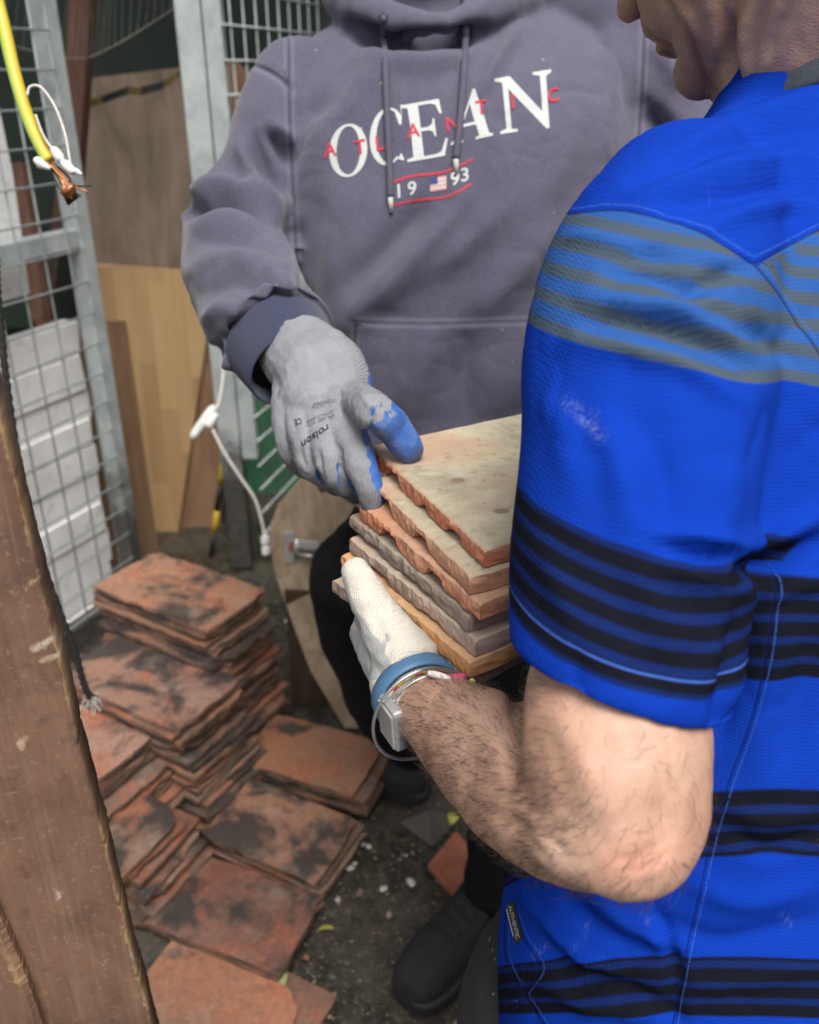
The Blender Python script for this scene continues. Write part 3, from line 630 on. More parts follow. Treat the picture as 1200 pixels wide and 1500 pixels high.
def cable():
    r = empty('earth_cable', tuple(D(80, 235, .95)), 'yellow and green striped earth cable with a stripped copper end', 'cable')
    t = NT('earth_cable_sheath'); a_ = t.attr('side'); c = t.ramp(a_, [(.42, (.36, .55, .12)), (.5, (.72, .5, .04))])
    c = t.mix(t.ramp(a_, [(.93, 0), (.97, 1)]), c, (.2, .34, .05)); t.p(Base_Color=c, Roughness=.4)
    px = [(-16, -90), (-8, -20), (6, 40), (22, 110), (40, 170), (58, 212), (72, 236)]
    P = catmull([P0 - uL * .22 + Zv * 2.29, D(-40, -260, 1.15)] + [D(a, b, .95) for a, b in px], 60); V, Fc = tubeVF(P, np.linspace(.0078, .0066, 60), 20)
    side = [float(np.dot(V[k] - P[k // 20], unit(A3(1, 0, .35)))) / .0078 * .5 + .5 for k in range(len(V))]
    rel(mk('sheath', V, Fc, t.m, smooth=True, attrs={'side': side}), r)
    MCU = m_plain('copper_strands', (.5, .22, .09), .4, .3, 80, .6); MDK = m_plain('charred_strands', (.05, .035, .025), .8)
    rng = random.Random(4); base = P[-1]
    for k in range(16):
        q = base + A3(rng.gauss(0, .002), rng.gauss(0, .002), 0); d1 = D(96 + rng.gauss(0, 5), 268 + rng.gauss(0, 4), .95); d2 = D(104 + rng.gauss(0, 15), 284 + rng.gauss(0, 8), .95)
        rel(tube('wire_strand', [q, d1, d2], .0011, MCU if k % 3 else MDK, seg=6, n=8), r)
    for k in range(4):
        c0 = D(100 + k * 2, 278 + k * 5, .945 + .004 * k); V, Fc = tubeVF([c0 + A3(.006, 0, .004), c0 - A3(.006, 0, .004)], .0035 - .0005 * k, 8); rel(mk('frayed_core', V, Fc, MCU if k < 2 else MDK, smooth=True), r)
    w_ = empty('cord_connector', tuple(D(100, 240, .94)), 'white looped pull cord with plastic toggles at the earth cable end', 'cord')
    rel(tube('cord_loop', [D(a, b, .94) for a, b in ((40, 140), (44, 127), (60, 128), (80, 155), (95, 195), (102, 232), (103, 240))], .0015, MCORDW, seg=8, n=30), w_)
    rel(tube('cord', [D(a, b, .94) for a, b in ((52, 168), (62, 195), (72, 212), (80, 220))], .0014, MCORDW, seg=8, n=14), w_)
    rel(tube('toggle', [D(a, b, .94) for a, b in ((77, 217), (81, 222), (88, 232), (91, 236))], [.003, .0052, .0052, .003], MWHITEP, seg=12, n=14), w_)
    rel(tube('toggle', [D(a, b, .94) for a, b in ((91, 236), (96, 241), (104, 249), (109, 253))], [.003, .005, .005, .003], MWHITEP, seg=12, n=14), w_)
    rel(tube('toggle', [D(a, b, .94) for a, b in ((107, 247), (113, 251), (120, 256))], [.002, .003, .0015], MWHITEP, seg=10, n=10), w_)
    rel(tube('toggle', [D(a, b, .945) for a, b in ((52, 240), (56, 238), (62, 241), (74, 247))], [.004, .0062, .0048, .002], MWHITEP, seg=12, n=14), w_)
cable()
def pull_cord():
    r = empty('pull_cord', tuple(D(390, 800, 1.9)), 'white pull cord with an inline switch toggle hanging before the gate post', 'cord')
    rel(tube('cord', [D(a, b, 1.9) for a, b in ((334, 330), (328, 480), (327, 550), (322, 585), (317, 600))], .0042, MCORDW, seg=8, n=24), r)
    rel(tube('cord', [D(a, b, 1.9) for a, b in ((311, 628), (330, 665), (355, 703), (374, 732), (384, 765), (388, 785))], .0038, MCORDW, seg=8, n=30), r)
    rel(tube('switch', [D(a, b, 1.9) for a, b in ((280, 641), (284, 637), (298, 618), (312, 601), (317, 598))], [.004, .009, .011, .012, .006], MWHITEP, seg=12, n=20), r)
    rel(tube('switch', [D(a, b, 1.895) for a, b in ((303, 626), (306, 622), (318, 606))], [.006, .011, .007], MWHITEP, seg=12, n=10), r)
    rel(tube('knob', [D(a, b, 1.9) for a, b in ((388, 783), (388.5, 786), (389, 796), (389.3, 798))], [.005, .0095, .0095, .006], MWHITEP, seg=12, n=12), r)
    rel(tube('knob', [D(a, b, 1.9) for a, b in ((389.3, 799), (389.5, 801), (390, 811), (390.2, 814))], [.006, .009, .009, .005], MWHITEP, seg=12, n=12), r)
pull_cord()
# ------------------------------------------------------------------ toolkit for bodies and clothes
class Blob:
    """collects closed overlapping shapes and grows one continuous skin over them"""
    def __init__(s): s.V = []; s.F = []
    def add(s, V, Fc):
        o = len(s.V); s.V += [tuple(v) for v in V]; s.F += [tuple(i + o for i in f) for f in Fc]
    def chain(s, pts, rads, n=None, seg=20):
        """a round-ended tapered limb through the points"""
        pts = np.asarray(pts, float); rads = np.asarray(rads, float); n = n or max(8, 8 * (len(pts) - 1))
        P = catmull(pts, n); R = np.clip(catmull(np.c_[rads, rads * 0, rads * 0], n)[:, 0], min(rads) * .8, max(rads) * 1.1)
        d0 = unit(P[0] - P[1]); d1 = unit(P[-1] - P[-2]); a = np.linspace(.15, math.pi / 2 * .98, 5)
        P = np.vstack([[P[0] + d0 * R[0] * math.sin(x) for x in a[::-1]], P, [P[-1] + d1 * R[-1] * math.sin(x) for x in a]])
        R = np.concatenate([[R[0] * math.cos(x) for x in a[::-1]], R, [R[-1] * math.cos(x) for x in a]])
        s.add(*tubeVF(P, R, seg))
    def ell(s, c, ax, ay, az):
        bm = bmesh.new(); bmesh.ops.create_icosphere(bm, subdivisions=3, radius=1); bm.verts.index_update()
        V = [np.asarray(c) + np.asarray(ax) * v.co.x + np.asarray(ay) * v.co.y + np.asarray(az) * v.co.z for v in bm.verts]
        s.add(V, [tuple(v.index for v in f.verts) for f in bm.faces]); bm.free()
    def loft(s, rings, n=None, seg=40):
        """rings: (centre, half-axis a, half-axis b, squareness)"""
        K = np.array([np.concatenate([c, a, b, [e]]) for c, a, b, e in rings], float); n = n or 8 * (len(K) - 1); K = catmull(K, n)
        V = []; Fc = []
        for k in K:
            c, a, b, e = k[:3], k[3:6], k[6:9], k[9]
            for i in range(seg):
                th = 2 * math.pi * i / seg; ct, st = math.cos(th), math.sin(th)
                V.append(c + a * math.copysign(abs(ct) ** (2 / e), ct) + b * math.copysign(abs(st) ** (2 / e), st))
        for j in range(n - 1):
            for i in range(seg):
                i2 = (i + 1) % seg; Fc.append((j * seg + i, j * seg + i2, (j + 1) * seg + i2, (j + 1) * seg + i))
        Fc.append(tuple(range(seg - 1, -1, -1))); Fc.append(tuple((n - 1) * seg + i for i in range(seg)))
        s.add(V, Fc)
    def grow(s, voxel, smooth=8):
        me = bpy.data.meshes.new('tmp'); me.from_pydata(s.V, [], s.F); me.update()
        o = bpy.data.objects.new('tmp', me); col.objects.link(o)
        bm = bmesh.new(); bm.from_mesh(me); bmesh.ops.recalc_face_normals(bm, faces=bm.faces); bm.to_mesh(me); bm.free()
        r = o.modifiers.new('r', 'REMESH'); r.mode = 'VOXEL'; r.voxel_size = voxel
        dg = bpy.context.evaluated_depsgraph_get(); ev = o.evaluated_get(dg); m2 = ev.to_mesh()
        V = np.empty(len(m2.vertices) * 3, np.float32); m2.vertices.foreach_get('co', V); V = V.reshape(-1, 3).astype(float)
        L = np.empty(len(m2.loops), np.int32); m2.loops.foreach_get('vertex_index', L); Fq = L.reshape(-1, 4)
        ev.to_mesh_clear(); bpy.data.objects.remove(o); bpy.data.meshes.remove(me)
        return Skin(V, Fq).smooth(smooth)
class Skin:
    def __init__(s, V, Fq):
        s.V = V; s.F = Fq
        E = np.vstack([Fq[:, [0, 1]], Fq[:, [1, 2]], Fq[:, [2, 3]], Fq[:, [3, 0]]]); E.sort(1); s.E = np.unique(E, axis=0)
        s.deg = np.bincount(s.E.ravel(), minlength=len(V)).astype(float)
    def lap(s, A):
        out = np.empty_like(A)
        for k in range(A.shape[1]):
            out[:, k] = (np.bincount(s.E[:, 0], A[s.E[:, 1], k], len(A)) + np.bincount(s.E[:, 1], A[s.E[:, 0], k], len(A))) / s.deg
        return out
    def smooth(s, it, lam=.6, mask=None):
        for _ in range(it):
            d = (s.lap(s.V) - s.V) * lam
            if mask is not None: d *= mask[:, None]
            s.V = s.V + d
            if mask is None: s.V = s.V - (s.lap(s.V) - s.V) * lam * .9 if _ % 2 else s.V
        return s
    def normals(s):
        a, b, c, d = (s.V[s.F[:, k]] for k in range(4)); n = np.cross(c - a, d - b); N = np.zeros_like(s.V)
        for k in range(4):
            for j in range(3): N[:, j] += np.bincount(s.F[:, k], n[:, j], len(s.V))
        return N / (np.linalg.norm(N, axis=1)[:, None] + 1e-12)
    def facing(s, N=None):
        N = s.normals() if N is None else N; v = CAM - s.V; v /= np.linalg.norm(v, axis=1)[:, None]; return (N * v).sum(1)
    def fold(s, folds, tr=(0, 9), gain=1.):
        """creases and ridges: (polyline, height m, width px); a real displacement of the cloth along its normal"""
        N = s.normals(); pr = proj(s.V); fc = smst(-.5, .05, s.facing(N)) * (pr[:, 2] > tr[0]) * (pr[:, 2] < tr[1])
        tot = np.zeros(len(s.V))
        for poly, amp, wd in folds:
            P = catmull(poly, 8 * (len(poly) - 1) + 1); n = len(P)
            d, u = polydist(pr[:, :2], P)
            tot += gain * amp * np.exp(-(d / wd) ** 2) * np.sin(np.clip(u * .9 + .05, 0, 1) * math.pi) ** .55 * fc
        s.V = s.V + N * tot[:, None]; return s
    def rumple(s, amp, scale, seed=0, stretch=(1, 1, 1)):
        N = s.normals(); st = np.array(stretch) * scale
        d = vnoise(s.V * st, seed); s.V = s.V + N * (d * amp)[:, None]; return s
    def crease(s, amp, scale, seed=0, stretch=(1, 1, 1)):
        """thin sharp valleys between flat cloth, as worn fabric has"""
        N = s.normals(); st = np.array(stretch) * scale
        d = 1 - np.abs(vnoise(s.V * st, seed)) * 2.2; m = vnoise(s.V * 7, seed * 3.)
        d = np.clip(d, 0, 1) ** 3 * np.clip(m * 2 + .3, 0, 1); s.V = s.V - N * (d * amp)[:, None]; return s
    def obj(s, name, mat, parent, attrs=None):
        o = mk(name, s.V, s.F, mat, None, True, attrs)
        if parent: rel(o, parent)
        return o
    def bvh(s): return BVHTree.FromPolygons([tuple(v) for v in s.V], [tuple(map(int, f)) for f in s.F])
def polydist(Q, P):
    """distance of the 2-D points Q to polyline P and the parameter 0..1 of the nearest point"""
    best = np.full(len(Q), 1e9); u = np.zeros(len(Q)); n = len(P)
    for i in range(n - 1):
        a = P[i]; ab = P[i + 1] - a; L2 = (ab ** 2).sum() + 1e-12
        t = np.clip(((Q - a) @ ab) / L2, 0, 1); d = np.sqrt(((Q - a - t[:, None] * ab) ** 2).sum(1))
        m = d < best; best[m] = d[m]; u[m] = (i + t[m]) / (n - 1)
    return best, u
def sdist(Q, P):
    """signed distance of 2-D points to a polyline (sign by its side), so that it stays linear across the line"""
    best = np.full(len(Q), 1e9); out = np.full(len(Q), 1e9)
    for i in range(len(P) - 1):
        a = P[i]; ab = P[i + 1] - a; L2 = (ab ** 2).sum() + 1e-12; r = Q - a
        t = np.clip((r @ ab) / L2, 0, 1); d = np.sqrt(((r - t[:, None] * ab) ** 2).sum(1)); m = d < best
        best[m] = d[m]; out[m] = (np.where(ab[0] * r[:, 1] - ab[1] * r[:, 0] > 0, 1, -1) * d)[m]
    return out
def above(Q, P):
    """signed distance to a polyline running left to right: positive above it in the picture"""
    d, _ = polydist(Q, P); yl = np.interp(Q[:, 0], P[:, 0], P[:, 1]); return np.where(Q[:, 1] < yl, d, -d)
def hit(bvh, px, py):
    r = Vector(unit(ray(px, py))); h = bvh.ray_cast(Vector(CAM), r)
    return (np.array(h[0]), np.array(h[1])) if h[0] is not None else (None, None)
def glyph_mesh(splines):
    cu = bpy.data.curves.new('g', 'CURVE'); cu.dimensions = '2D'; cu.fill_mode = 'BOTH'
    for pts in splines:
        sp = cu.splines.new('POLY'); sp.points.add(len(pts) - 1); sp.use_cyclic_u = True
        for q, p in zip(sp.points, pts): q.co = (p[0], p[1], 0, 1)
    return curve_to(cu)
def curve_to(cu, cuts=.06):
    o = bpy.data.objects.new('g', cu); col.objects.link(o); dg = bpy.context.evaluated_depsgraph_get(); ev = o.evaluated_get(dg)
    me = ev.to_mesh(); bm = bmesh.new(); bm.from_mesh(me); ev.to_mesh_clear()
    bmesh.ops.triangulate(bm, faces=bm.faces)
    for _ in range(4):
        es = [e for e in bm.edges if e.calc_length() > cuts]
        if not es: break
        bmesh.ops.subdivide_edges(bm, edges=es, cuts=1); bmesh.ops.triangulate(bm, faces=bm.faces)
    bm.verts.index_update(); V = np.array([v.co[:2] for v in bm.verts]); Fc = [tuple(v.index for v in f.verts) for f in bm.faces]
    bm.free(); bpy.data.objects.remove(o); return V, Fc
def font_mesh(txt):
    cu = bpy.data.curves.new('t', 'FONT'); cu.body = txt; cu.size = 1.0; cu.offset = .016; cu.align_x = 'LEFT'; V, Fc = curve_to(cu, .12)
    V = V - V.min(0); return V / V[:, 1].max(), Fc            # cap height 1
def print_on(bvh, V, Fc, o, ex, ey, name, mat, parent, lift=.0007):
    """lay a flat print on a cloth: the design's axes given where it sits on the surface"""
    P = []; ok = []
    for x, y in V:
        q = np.array(o) + np.array(ex) * x + np.array(ey) * y; p, n = hit(bvh, *q)
        if p is None: ok.append(False); P.append(CAM); continue
        if np.dot(n, CAM - p) < 0: n = -n
        P.append(p + n * lift); ok.append(True)
    Fc = [f for f in Fc if all(ok[i] for i in f)]
    if not Fc: return None
    o_ = mk(name, P, Fc, mat, None, True); rel(o_, parent)
    return o_

# ------------------------------------------------------------------ the stack of tiles being handed over
HT = [((541, 652), (711, 807)), ((541, 700), (690, 846)), ((529, 738), (702, 885)), ((512, 753), (688, 902)), ((510, 786), (698, 939)), ((498, 811), (690, 970)), ((487, 848), (686, 990))]
HCOL = [(.5, .15, .07), (.55, .26, .15), (.56, .2, .095), (.25, .19, .165), (.4, .29, .235), (.62, .28, .09), (.28, .2, .175)]
HLAB = ['top tile of the held stack, its face pale yellow grey with lichen', 'pinkish tan tile held second from the top of the stack', 'orange red notched tile held third from the top of the stack',
        'grey mauve tile held just under the notched orange red tile', 'pale grey pink tile with lumpy edge held above the bright orange tile', 'bright orange tile under the white gloved thumb', 'grey mauve tile at the bottom of the held stack']
def m_held():
    t = NT('held_clay'); v = t.coord('Object', rnd=True); oc = t.n('ObjectInfo').outputs['Color']
    n1 = t.noise(v, 10, 5, .6, .6); n2 = t.noise(v, 45, 5, .7); n3 = t.noise(v, 260, 3, .7)
    c = t.mix(t.ramp(n1, [(.35, 0), (.7, .55)]), oc, t.mix(.6, oc, (.42, .33, .26)))
    c = t.mix(t.ramp(n2, [(.52, 0), (.72, .7)]), c, t.mix(.7, oc, (.06, .045, .035)))
    c = t.mix(t.ramp(n3, [(.6, 0), (.68, .5)]), c, (.5, .4, .3))
    top = t.attr('top')
    tv = t.coord('Object'); m1 = t.noise(tv, 13, 7, .7, .5); m2 = t.noise(tv, 18, 5, .6)
    tc = t.ramp(m1, [(.28, (.24, .2, .14)), (.42, (.42, .365, .255)), (.52, (.54, .48, .34)), (.66, (.62, .56, .34))])
    tc = t.mix(t.ramp(t.noise(tv, 7, 3, .5, .4), [(.5, 0), (.62, .7)]), tc, (.5, .29, .2))
    sp = t.voro(tv, 42, 'F1'); tc = t.mix(t.ramp(sp, [(.14, .75), (.22, 0)]), tc, t.mix(.4, tc, (.17, .12, .09)))
    tc = t.mix(t.ramp(t.noise(tv, 130, 3), [(.62, 0), (.7, .5)]), tc, (.25, .19, .14)); tc = t.mix(t.ramp(m2, [(.62, 0), (.7, .4)]), tc, (.3, .25, .19))
    sp2 = t.n('TexVoronoi', {'Vector': t.n('Mapping', {0: tv, 3: (1, 1.4, 1)}).outputs[0], 'Scale': 24.}); pick = t.ramp(t.n('SeparateColor', {0: sp2.outputs['Color']}).outputs[0], [(.5, 0), (.55, 1)])
    tc = t.mix(t.math('MULTIPLY', t.ramp(sp2.outputs[0], [(.13, .8), (.2, 0)]), pick), tc, (.24, .15, .1))
    c = t.mix(top, c, tc)
    t.p(Base_Color=c, Roughness=.82, Normal=t.bump(t.math('ADD', t.math('MULTIPLY', n2, .7), t.math('MULTIPLY', n3, .5)), .5, .002))
    return t.m
MHELD = m_held()
RIBS = [[(0, .17, 1.), (.17, .33, .36), (.33, .5, 1.0), (.5, .57, .62), (.57, .72, .95), (.72, .82, .5), (.82, 1, .9)], [(0, .1, .9), (.1, .26, .4), (.26, .5, 1.), (.5, .64, .42), (.64, 1, .95)],
        [(0, .2, .95), (.2, .36, .4), (.36, .6, 1.), (.6, .74, .45), (.74, 1, .9)], [(0, .3, .8), (.3, .5, .95), (.5, .75, .75), (.75, 1, .95)],
        [(0, .2, .95), (.2, .38, .7), (.38, .6, .95), (.6, .8, .8), (.8, 1, .95)], [(0, .25, .95), (.25, .33, .75), (.33, .6, .95), (.6, .68, .8), (.68, 1, .95)], [(0, .5, .9), (.5, 1, .95)]]
def held_tile(k):
    (a, b) = HT[k]; z = 1.045 - .0165 * k; A_ = Zp(*a, z); B_ = Zp(*b, z); L = np.linalg.norm(B_ - A_); u = (B_ - A_) / L; w_ = A3(-u[1], u[0], .045 - .002 * k); Wd = .262
    T = .0165; nS, nE = 72, 20; rng = random.Random(60 + k)
    def th(s):
        r = 0.
        for s0, s1, h in RIBS[k]:
            r += h * (1 if s0 <= s <= s1 else 0) if not r else 0
        return r or .6
    ss = np.linspace(0, 1, nS); thv = np.array([th(s) for s in ss]); kk = np.array([.25, .5, .25]); thv = np.convolve(np.pad(thv, 1, 'edge'), kk, 'valid')
    V = []; at = []; Fc = []
    def pt(s, e, side):
        p = u * L * s + w_ * Wd * e; q = A_ + p
        edge = min(s, 1 - s) * L; ee = min(e, 1 - e) * Wd
        ch = mnoise.noise(Vector((s * 14, e * 17, k * 7.3))); cx = mnoise.noise(Vector((s * 40, e * 50, k * 3.1)))
        if side:                                            # top
            dz = .0006 * ch + .0004 * cx - (.0012 + .0012 * cx) * math.exp(-edge / .0016) - (.0012 + .0012 * ch) * math.exp(-ee / .0016)
        else: dz = -T * thv[int(round(s * (nS - 1)))] * (1 + .07 * cx) + .0015 * math.exp(-ee / .003)
        oo = (.0016 * ch + .0012 * cx); off = A3(0, 0, 0)
        if e == 0: off = w_ * oo
        if s == 0: off = off + u * (oo + .001)
        if s == 1: off = off + u * (oo - .001)
        return q + Zv * dz + off
    idx = {}
    es = np.concatenate([[0], np.linspace(.012, .988, nE - 1), [1]]); nE1 = len(es)
    for side in (1, 0):
        for i, s in enumerate(ss):
            for j, e in enumerate(es): idx[side, i, j] = len(V); V.append(pt(s, e, side)); at.append(1. if side and 0 < i < nS - 1 and 0 < j < nE1 - 1 and k in (0, 1) else (.35 if side else 0.))
    for i in range(nS - 1):
        for j in range(nE1 - 1):
            Fc.append((idx[1, i, j], idx[1, i + 1, j], idx[1, i + 1, j + 1], idx[1, i, j + 1])); Fc.append((idx[0, i, j], idx[0, i, j + 1], idx[0, i + 1, j + 1], idx[0, i + 1, j]))
    rim = [(i, 0) for i in range(nS - 1)] + [(nS - 1, j) for j in range(nE1 - 1)] + [(i, nE1 - 1) for i in range(nS - 1, 0, -1)] + [(0, j) for j in range(nE1 - 1, 0, -1)]
    # broken clay faces: two extra rows so that the sides are rough
    rows = [[idx[1, i, j] for i, j in rim]]
    for f_ in (.34, .67):
        row = []
        for (i, j) in rim:
            p = V[idx[1, i, j]] * (1 - f_) + V[idx[0, i, j]] * f_; nn = A3(0, 0, 0)
            cx = mnoise.noise(Vector(p * 160 + k)); 
            if j == 0: nn = -w_
            elif i == 0: nn = -u
            elif i == nS - 1: nn = u
            row.append(len(V)); V.append(p + nn * (.0004 + .0016 * cx + .0008 * mnoise.noise(Vector(p * 420 + k)))); at.append(0.)
        rows.append(row)
    rows.append([idx[0, i, j] for i, j in rim]); m = len(rim)
    for r0, r1 in zip(rows, rows[1:]):
        for q in range(m): Fc.append((r0[q], r1[q], r1[(q + 1) % m], r0[(q + 1) % m]))
    c = A_ + u * L / 2 + w_ * Wd / 2; V = [p - c for p in V]
    o = fixn(mk('clay_tile', V, Fc, MHELD, smooth=False, attrs={'top': at})); o.location = c; o.color = (*HCOL[k], 1)
    tag(o, HLAB[k], 'tile')
for k in range(7): held_tile(k)
# ------------------------------------------------------------------ the man in the grey hoodie
def m_fleece():
    t = NT('faded_grey_fleece'); v = t.coord(); n1 = t.noise(v, 5, 4, .5); n2 = t.noise(v, 420, 3, .6); n3 = t.noise(v, 26, 5, .65)
    c = t.ramp(n1, [(.3, (.074, .071, .112)), (.7, (.106, .101, .15))]); c = t.mix(t.ramp(n3, [(.55, 0), (.8, .35)]), c, (.165, .15, .175))
    c = t.mix(t.ramp(n2, [(.35, 0), (.7, .3)]), c, (.2, .19, .235))
    lint = t.voro(v, 34, 'F1'); lc = t.n('SeparateColor', {0: t.n('TexVoronoi', {'Vector': v, 'Scale': 34.}).outputs['Color']}).outputs[1]
    c = t.mix(t.math('MULTIPLY', t.ramp(lint, [(.035, .8), (.06, 0)]), t.ramp(lc, [(.66, 0), (.7, 1)])), c, (.45, .4, .33))
    sd = t.math('ABSOLUTE', t.attr('seam')); c = t.mix(t.ramp(sd, [(.0, .55), (.0016, 0)]), c, (.03, .028, .045))
    c = t.mix(t.ramp(t.math('ABSOLUTE', t.math('SUBTRACT', sd, .0045)), [(.0, .4), (.0011, 0)]), c, (.2, .19, .24))
    h = t.math('ADD', n2, t.math('MULTIPLY', t.sstep(sd, .0, .004), 1.4))
    t.p(Base_Color=c, Roughness=.95, Normal=t.bump(h, .35, .0016)); t.p(**{'Sheen Weight': .25, 'Sheen Roughness': .5, 'Specular IOR Level': .15})
    return t.m
def m_rib():
    t = NT('ribbed_cuff'); a = t.attr('ring'); w_ = t.math('SINE', t.math('MULTIPLY', a, 470.)); n2 = t.noise(t.coord(), 300, 3)
    c = t.mix(t.sstep(w_, -.6, .8), (.032, .038, .078), (.062, .07, .125)); t.p(Base_Color=c, Roughness=.95, Normal=t.bump(t.math('ADD', w_, n2), .5, .0012)); t.p(**{'Sheen Weight': .2, 'Specular IOR Level': .15}); return t.m
MFLEECE = m_fleece(); MRIB = m_rib()
MTROUSER = m_plain('black_trousers', (.008, .008, .009), .9, .3, 60); MTROUSER.node_tree.nodes['Principled BSDF'].inputs['Specular IOR Level'].default_value = .2
def m_skin(name, c0, c1, c2, stub=None, bumps=.3):
    t = NT(name); v = t.coord(); n1 = t.noise(v, 14, 4, .55); n2 = t.noise(v, 70, 4, .6); n3 = t.voro(v, 520, 'DISTANCE_TO_EDGE'); n4 = t.noise(t.n('Mapping', {0: v, 3: (1, 1, 2.2)}).outputs[0], 330, 3, .6)
    c = t.ramp(n1, [(.28, c0), (.5, c1), (.75, c2)]); c = t.mix(t.ramp(n2, [(.42, 0), (.7, .55)]), c, c0)
    red = t.attr('red'); c = t.mix(t.math('MULTIPLY', red, .5), c, (c1[0] * 1.06, c1[1] * .74, c1[2] * .7))
    if stub:
        s_ = t.attr('stubble'); sp = t.noise(v, 900, 2, .7); c = t.mix(t.math('MULTIPLY', s_, t.ramp(sp, [(.35, .15), (.65, .6)])), c, stub)
    h = t.math('ADD', t.math('MULTIPLY', t.ramp(n3, [(0, 0), (.25, 1)]), .5), t.math('ADD', n4, t.math('MULTIPLY', n2, .7)))
    t.p(Base_Color=c, Roughness=t.ramp(n2, [(.3, .42), (.7, .58)]), Normal=t.bump(h, bumps, .0012)); t.p(**{'Subsurface Weight': .12, 'Subsurface Radius': (.006, .0025, .0012), 'Subsurface Scale': 1.0, 'Specular IOR Level': .4})
    return t.m
MSKIN_D = m_skin('skin_tan', (.2, .1, .06), (.27, .145, .09), (.33, .19, .12), (.05, .04, .035))
MHAIR = m_plain('dark_hair', (.018, .013, .01), .6, .4, 200)
def head_blob(B, O, f, l, u, neck_to, neck_r=.056):
    q = lambda a, b, c: O + f * a + l * b + u * c
    B.ell(q(-.012, 0, .045), f * .1, l * .077, u * .097); B.ell(q(.04, 0, -.012), f * .052, l * .06, u * .088)
    B.ell(q(.052, 0, .055), f * .046, l * .06, u * .05)
    for s in (-1, 1):
        B.chain([q(-.005, s * .062, -.02), q(.004, s * .057, -.068), q(.045, s * .036, -.094), q(.08, s * .012, -.108)], [.017, .019, .019, .019])
        B.ell(q(.066, s * .036, -.012), f * .028, l * .028, u * .03); B.ell(q(.05, s * .038, -.06), f * .034, l * .024, u * .035)
        B.ell(q(.112, s * .0125, -.022), f * .013, l * .0085, u * .0095)
        B.chain([q(.096, s * .012, .04), q(.088, s * .05, .036)], [.01, .009])
        B.ell(q(-.012, s * .078, .002), f * .018, l * .007, u * .031)
    B.chain([q(.094, 0, .034), q(.108, 0, .008), q(.124, 0, -.014)], [.0085, .009, .0115])
    B.ell(q(.086, 0, -.052), f * .026, l * .031, u * .026); B.ell(q(.104, 0, -.0545), f * .010, l * .021, u * .0065); B.ell(q(.1025, 0, -.0685), f * .0105, l * .018, u * .0075)
    B.ell(q(.089, 0, -.1), f * .019, l * .022, u * .02); B.ell(q(.055, 0, -.088), f * .04, l * .036, u * .02); B.ell(q(.03, 0, -.1), f * .05, l * .045, u * .03)
    B.chain([q(-.03, 0, -.03), q(-.035, 0, -.09), neck_to], [neck_r + .004, neck_r, neck_r + .012])
def head_extras(root, O, f, l, u, hair_mat, iris):
    q = lambda a, b, c: O + f * a + l * b + u * c
    MEYE = m_plain('eye_white', (.7, .68, .64), .2, .05); MIR = m_plain('iris', iris, .2, .2)
    for s in (-1, 1):
        B = Blob(); B.ell(q(.083, s * .031, .022), f * .0135, l * .0135, u * .0125); e = mk('eye', B.V, B.F, MEYE, None, True); rel(e, root)
        B = Blob(); B.ell(q(.0935, s * .031, .021), f * .0038, l * .006, u * .006); rel(mk('iris', B.V, B.F, MIR, None, True), e)
        rel(tube('eyebrow', [q(.104, s * .014, .044), q(.1, s * .034, .051), q(.084, s * .054, .045)], [.003, .0042, .002], hair_mat, n=12), root)
    B = Blob(); B.ell(q(-.018, 0, .052), f * .103, l * .083, u * .099)
    for k in range(60):
        rng = random.Random(k); a = rng.uniform(-1.9, 1.9); b = rng.uniform(.15, 1.4); d = f * (-.1 * math.cos(a) * math.cos(b)) + l * .08 * math.sin(a) * math.cos(b) + u * .098 * math.sin(b)
        B.ell(q(-.018, 0, .054) + d, f * .018, l * .016, u * .014)
    S = B.grow(.004, 3); N = S.V - O; fa = N @ f; ua = N @ u
    S.V = S.V - (np.clip((fa - .055) / .03, 0, 1) * np.clip((.085 - ua) / .03, 0, 1))[:, None] * f * .05
    S.V = S.V + (np.clip((-.01 - ua) / .03, 0, 1))[:, None] * (f * .0 - (S.V - (O + u * ua[:, None])) * .35)
    S.obj('hair', hair_mat, root)

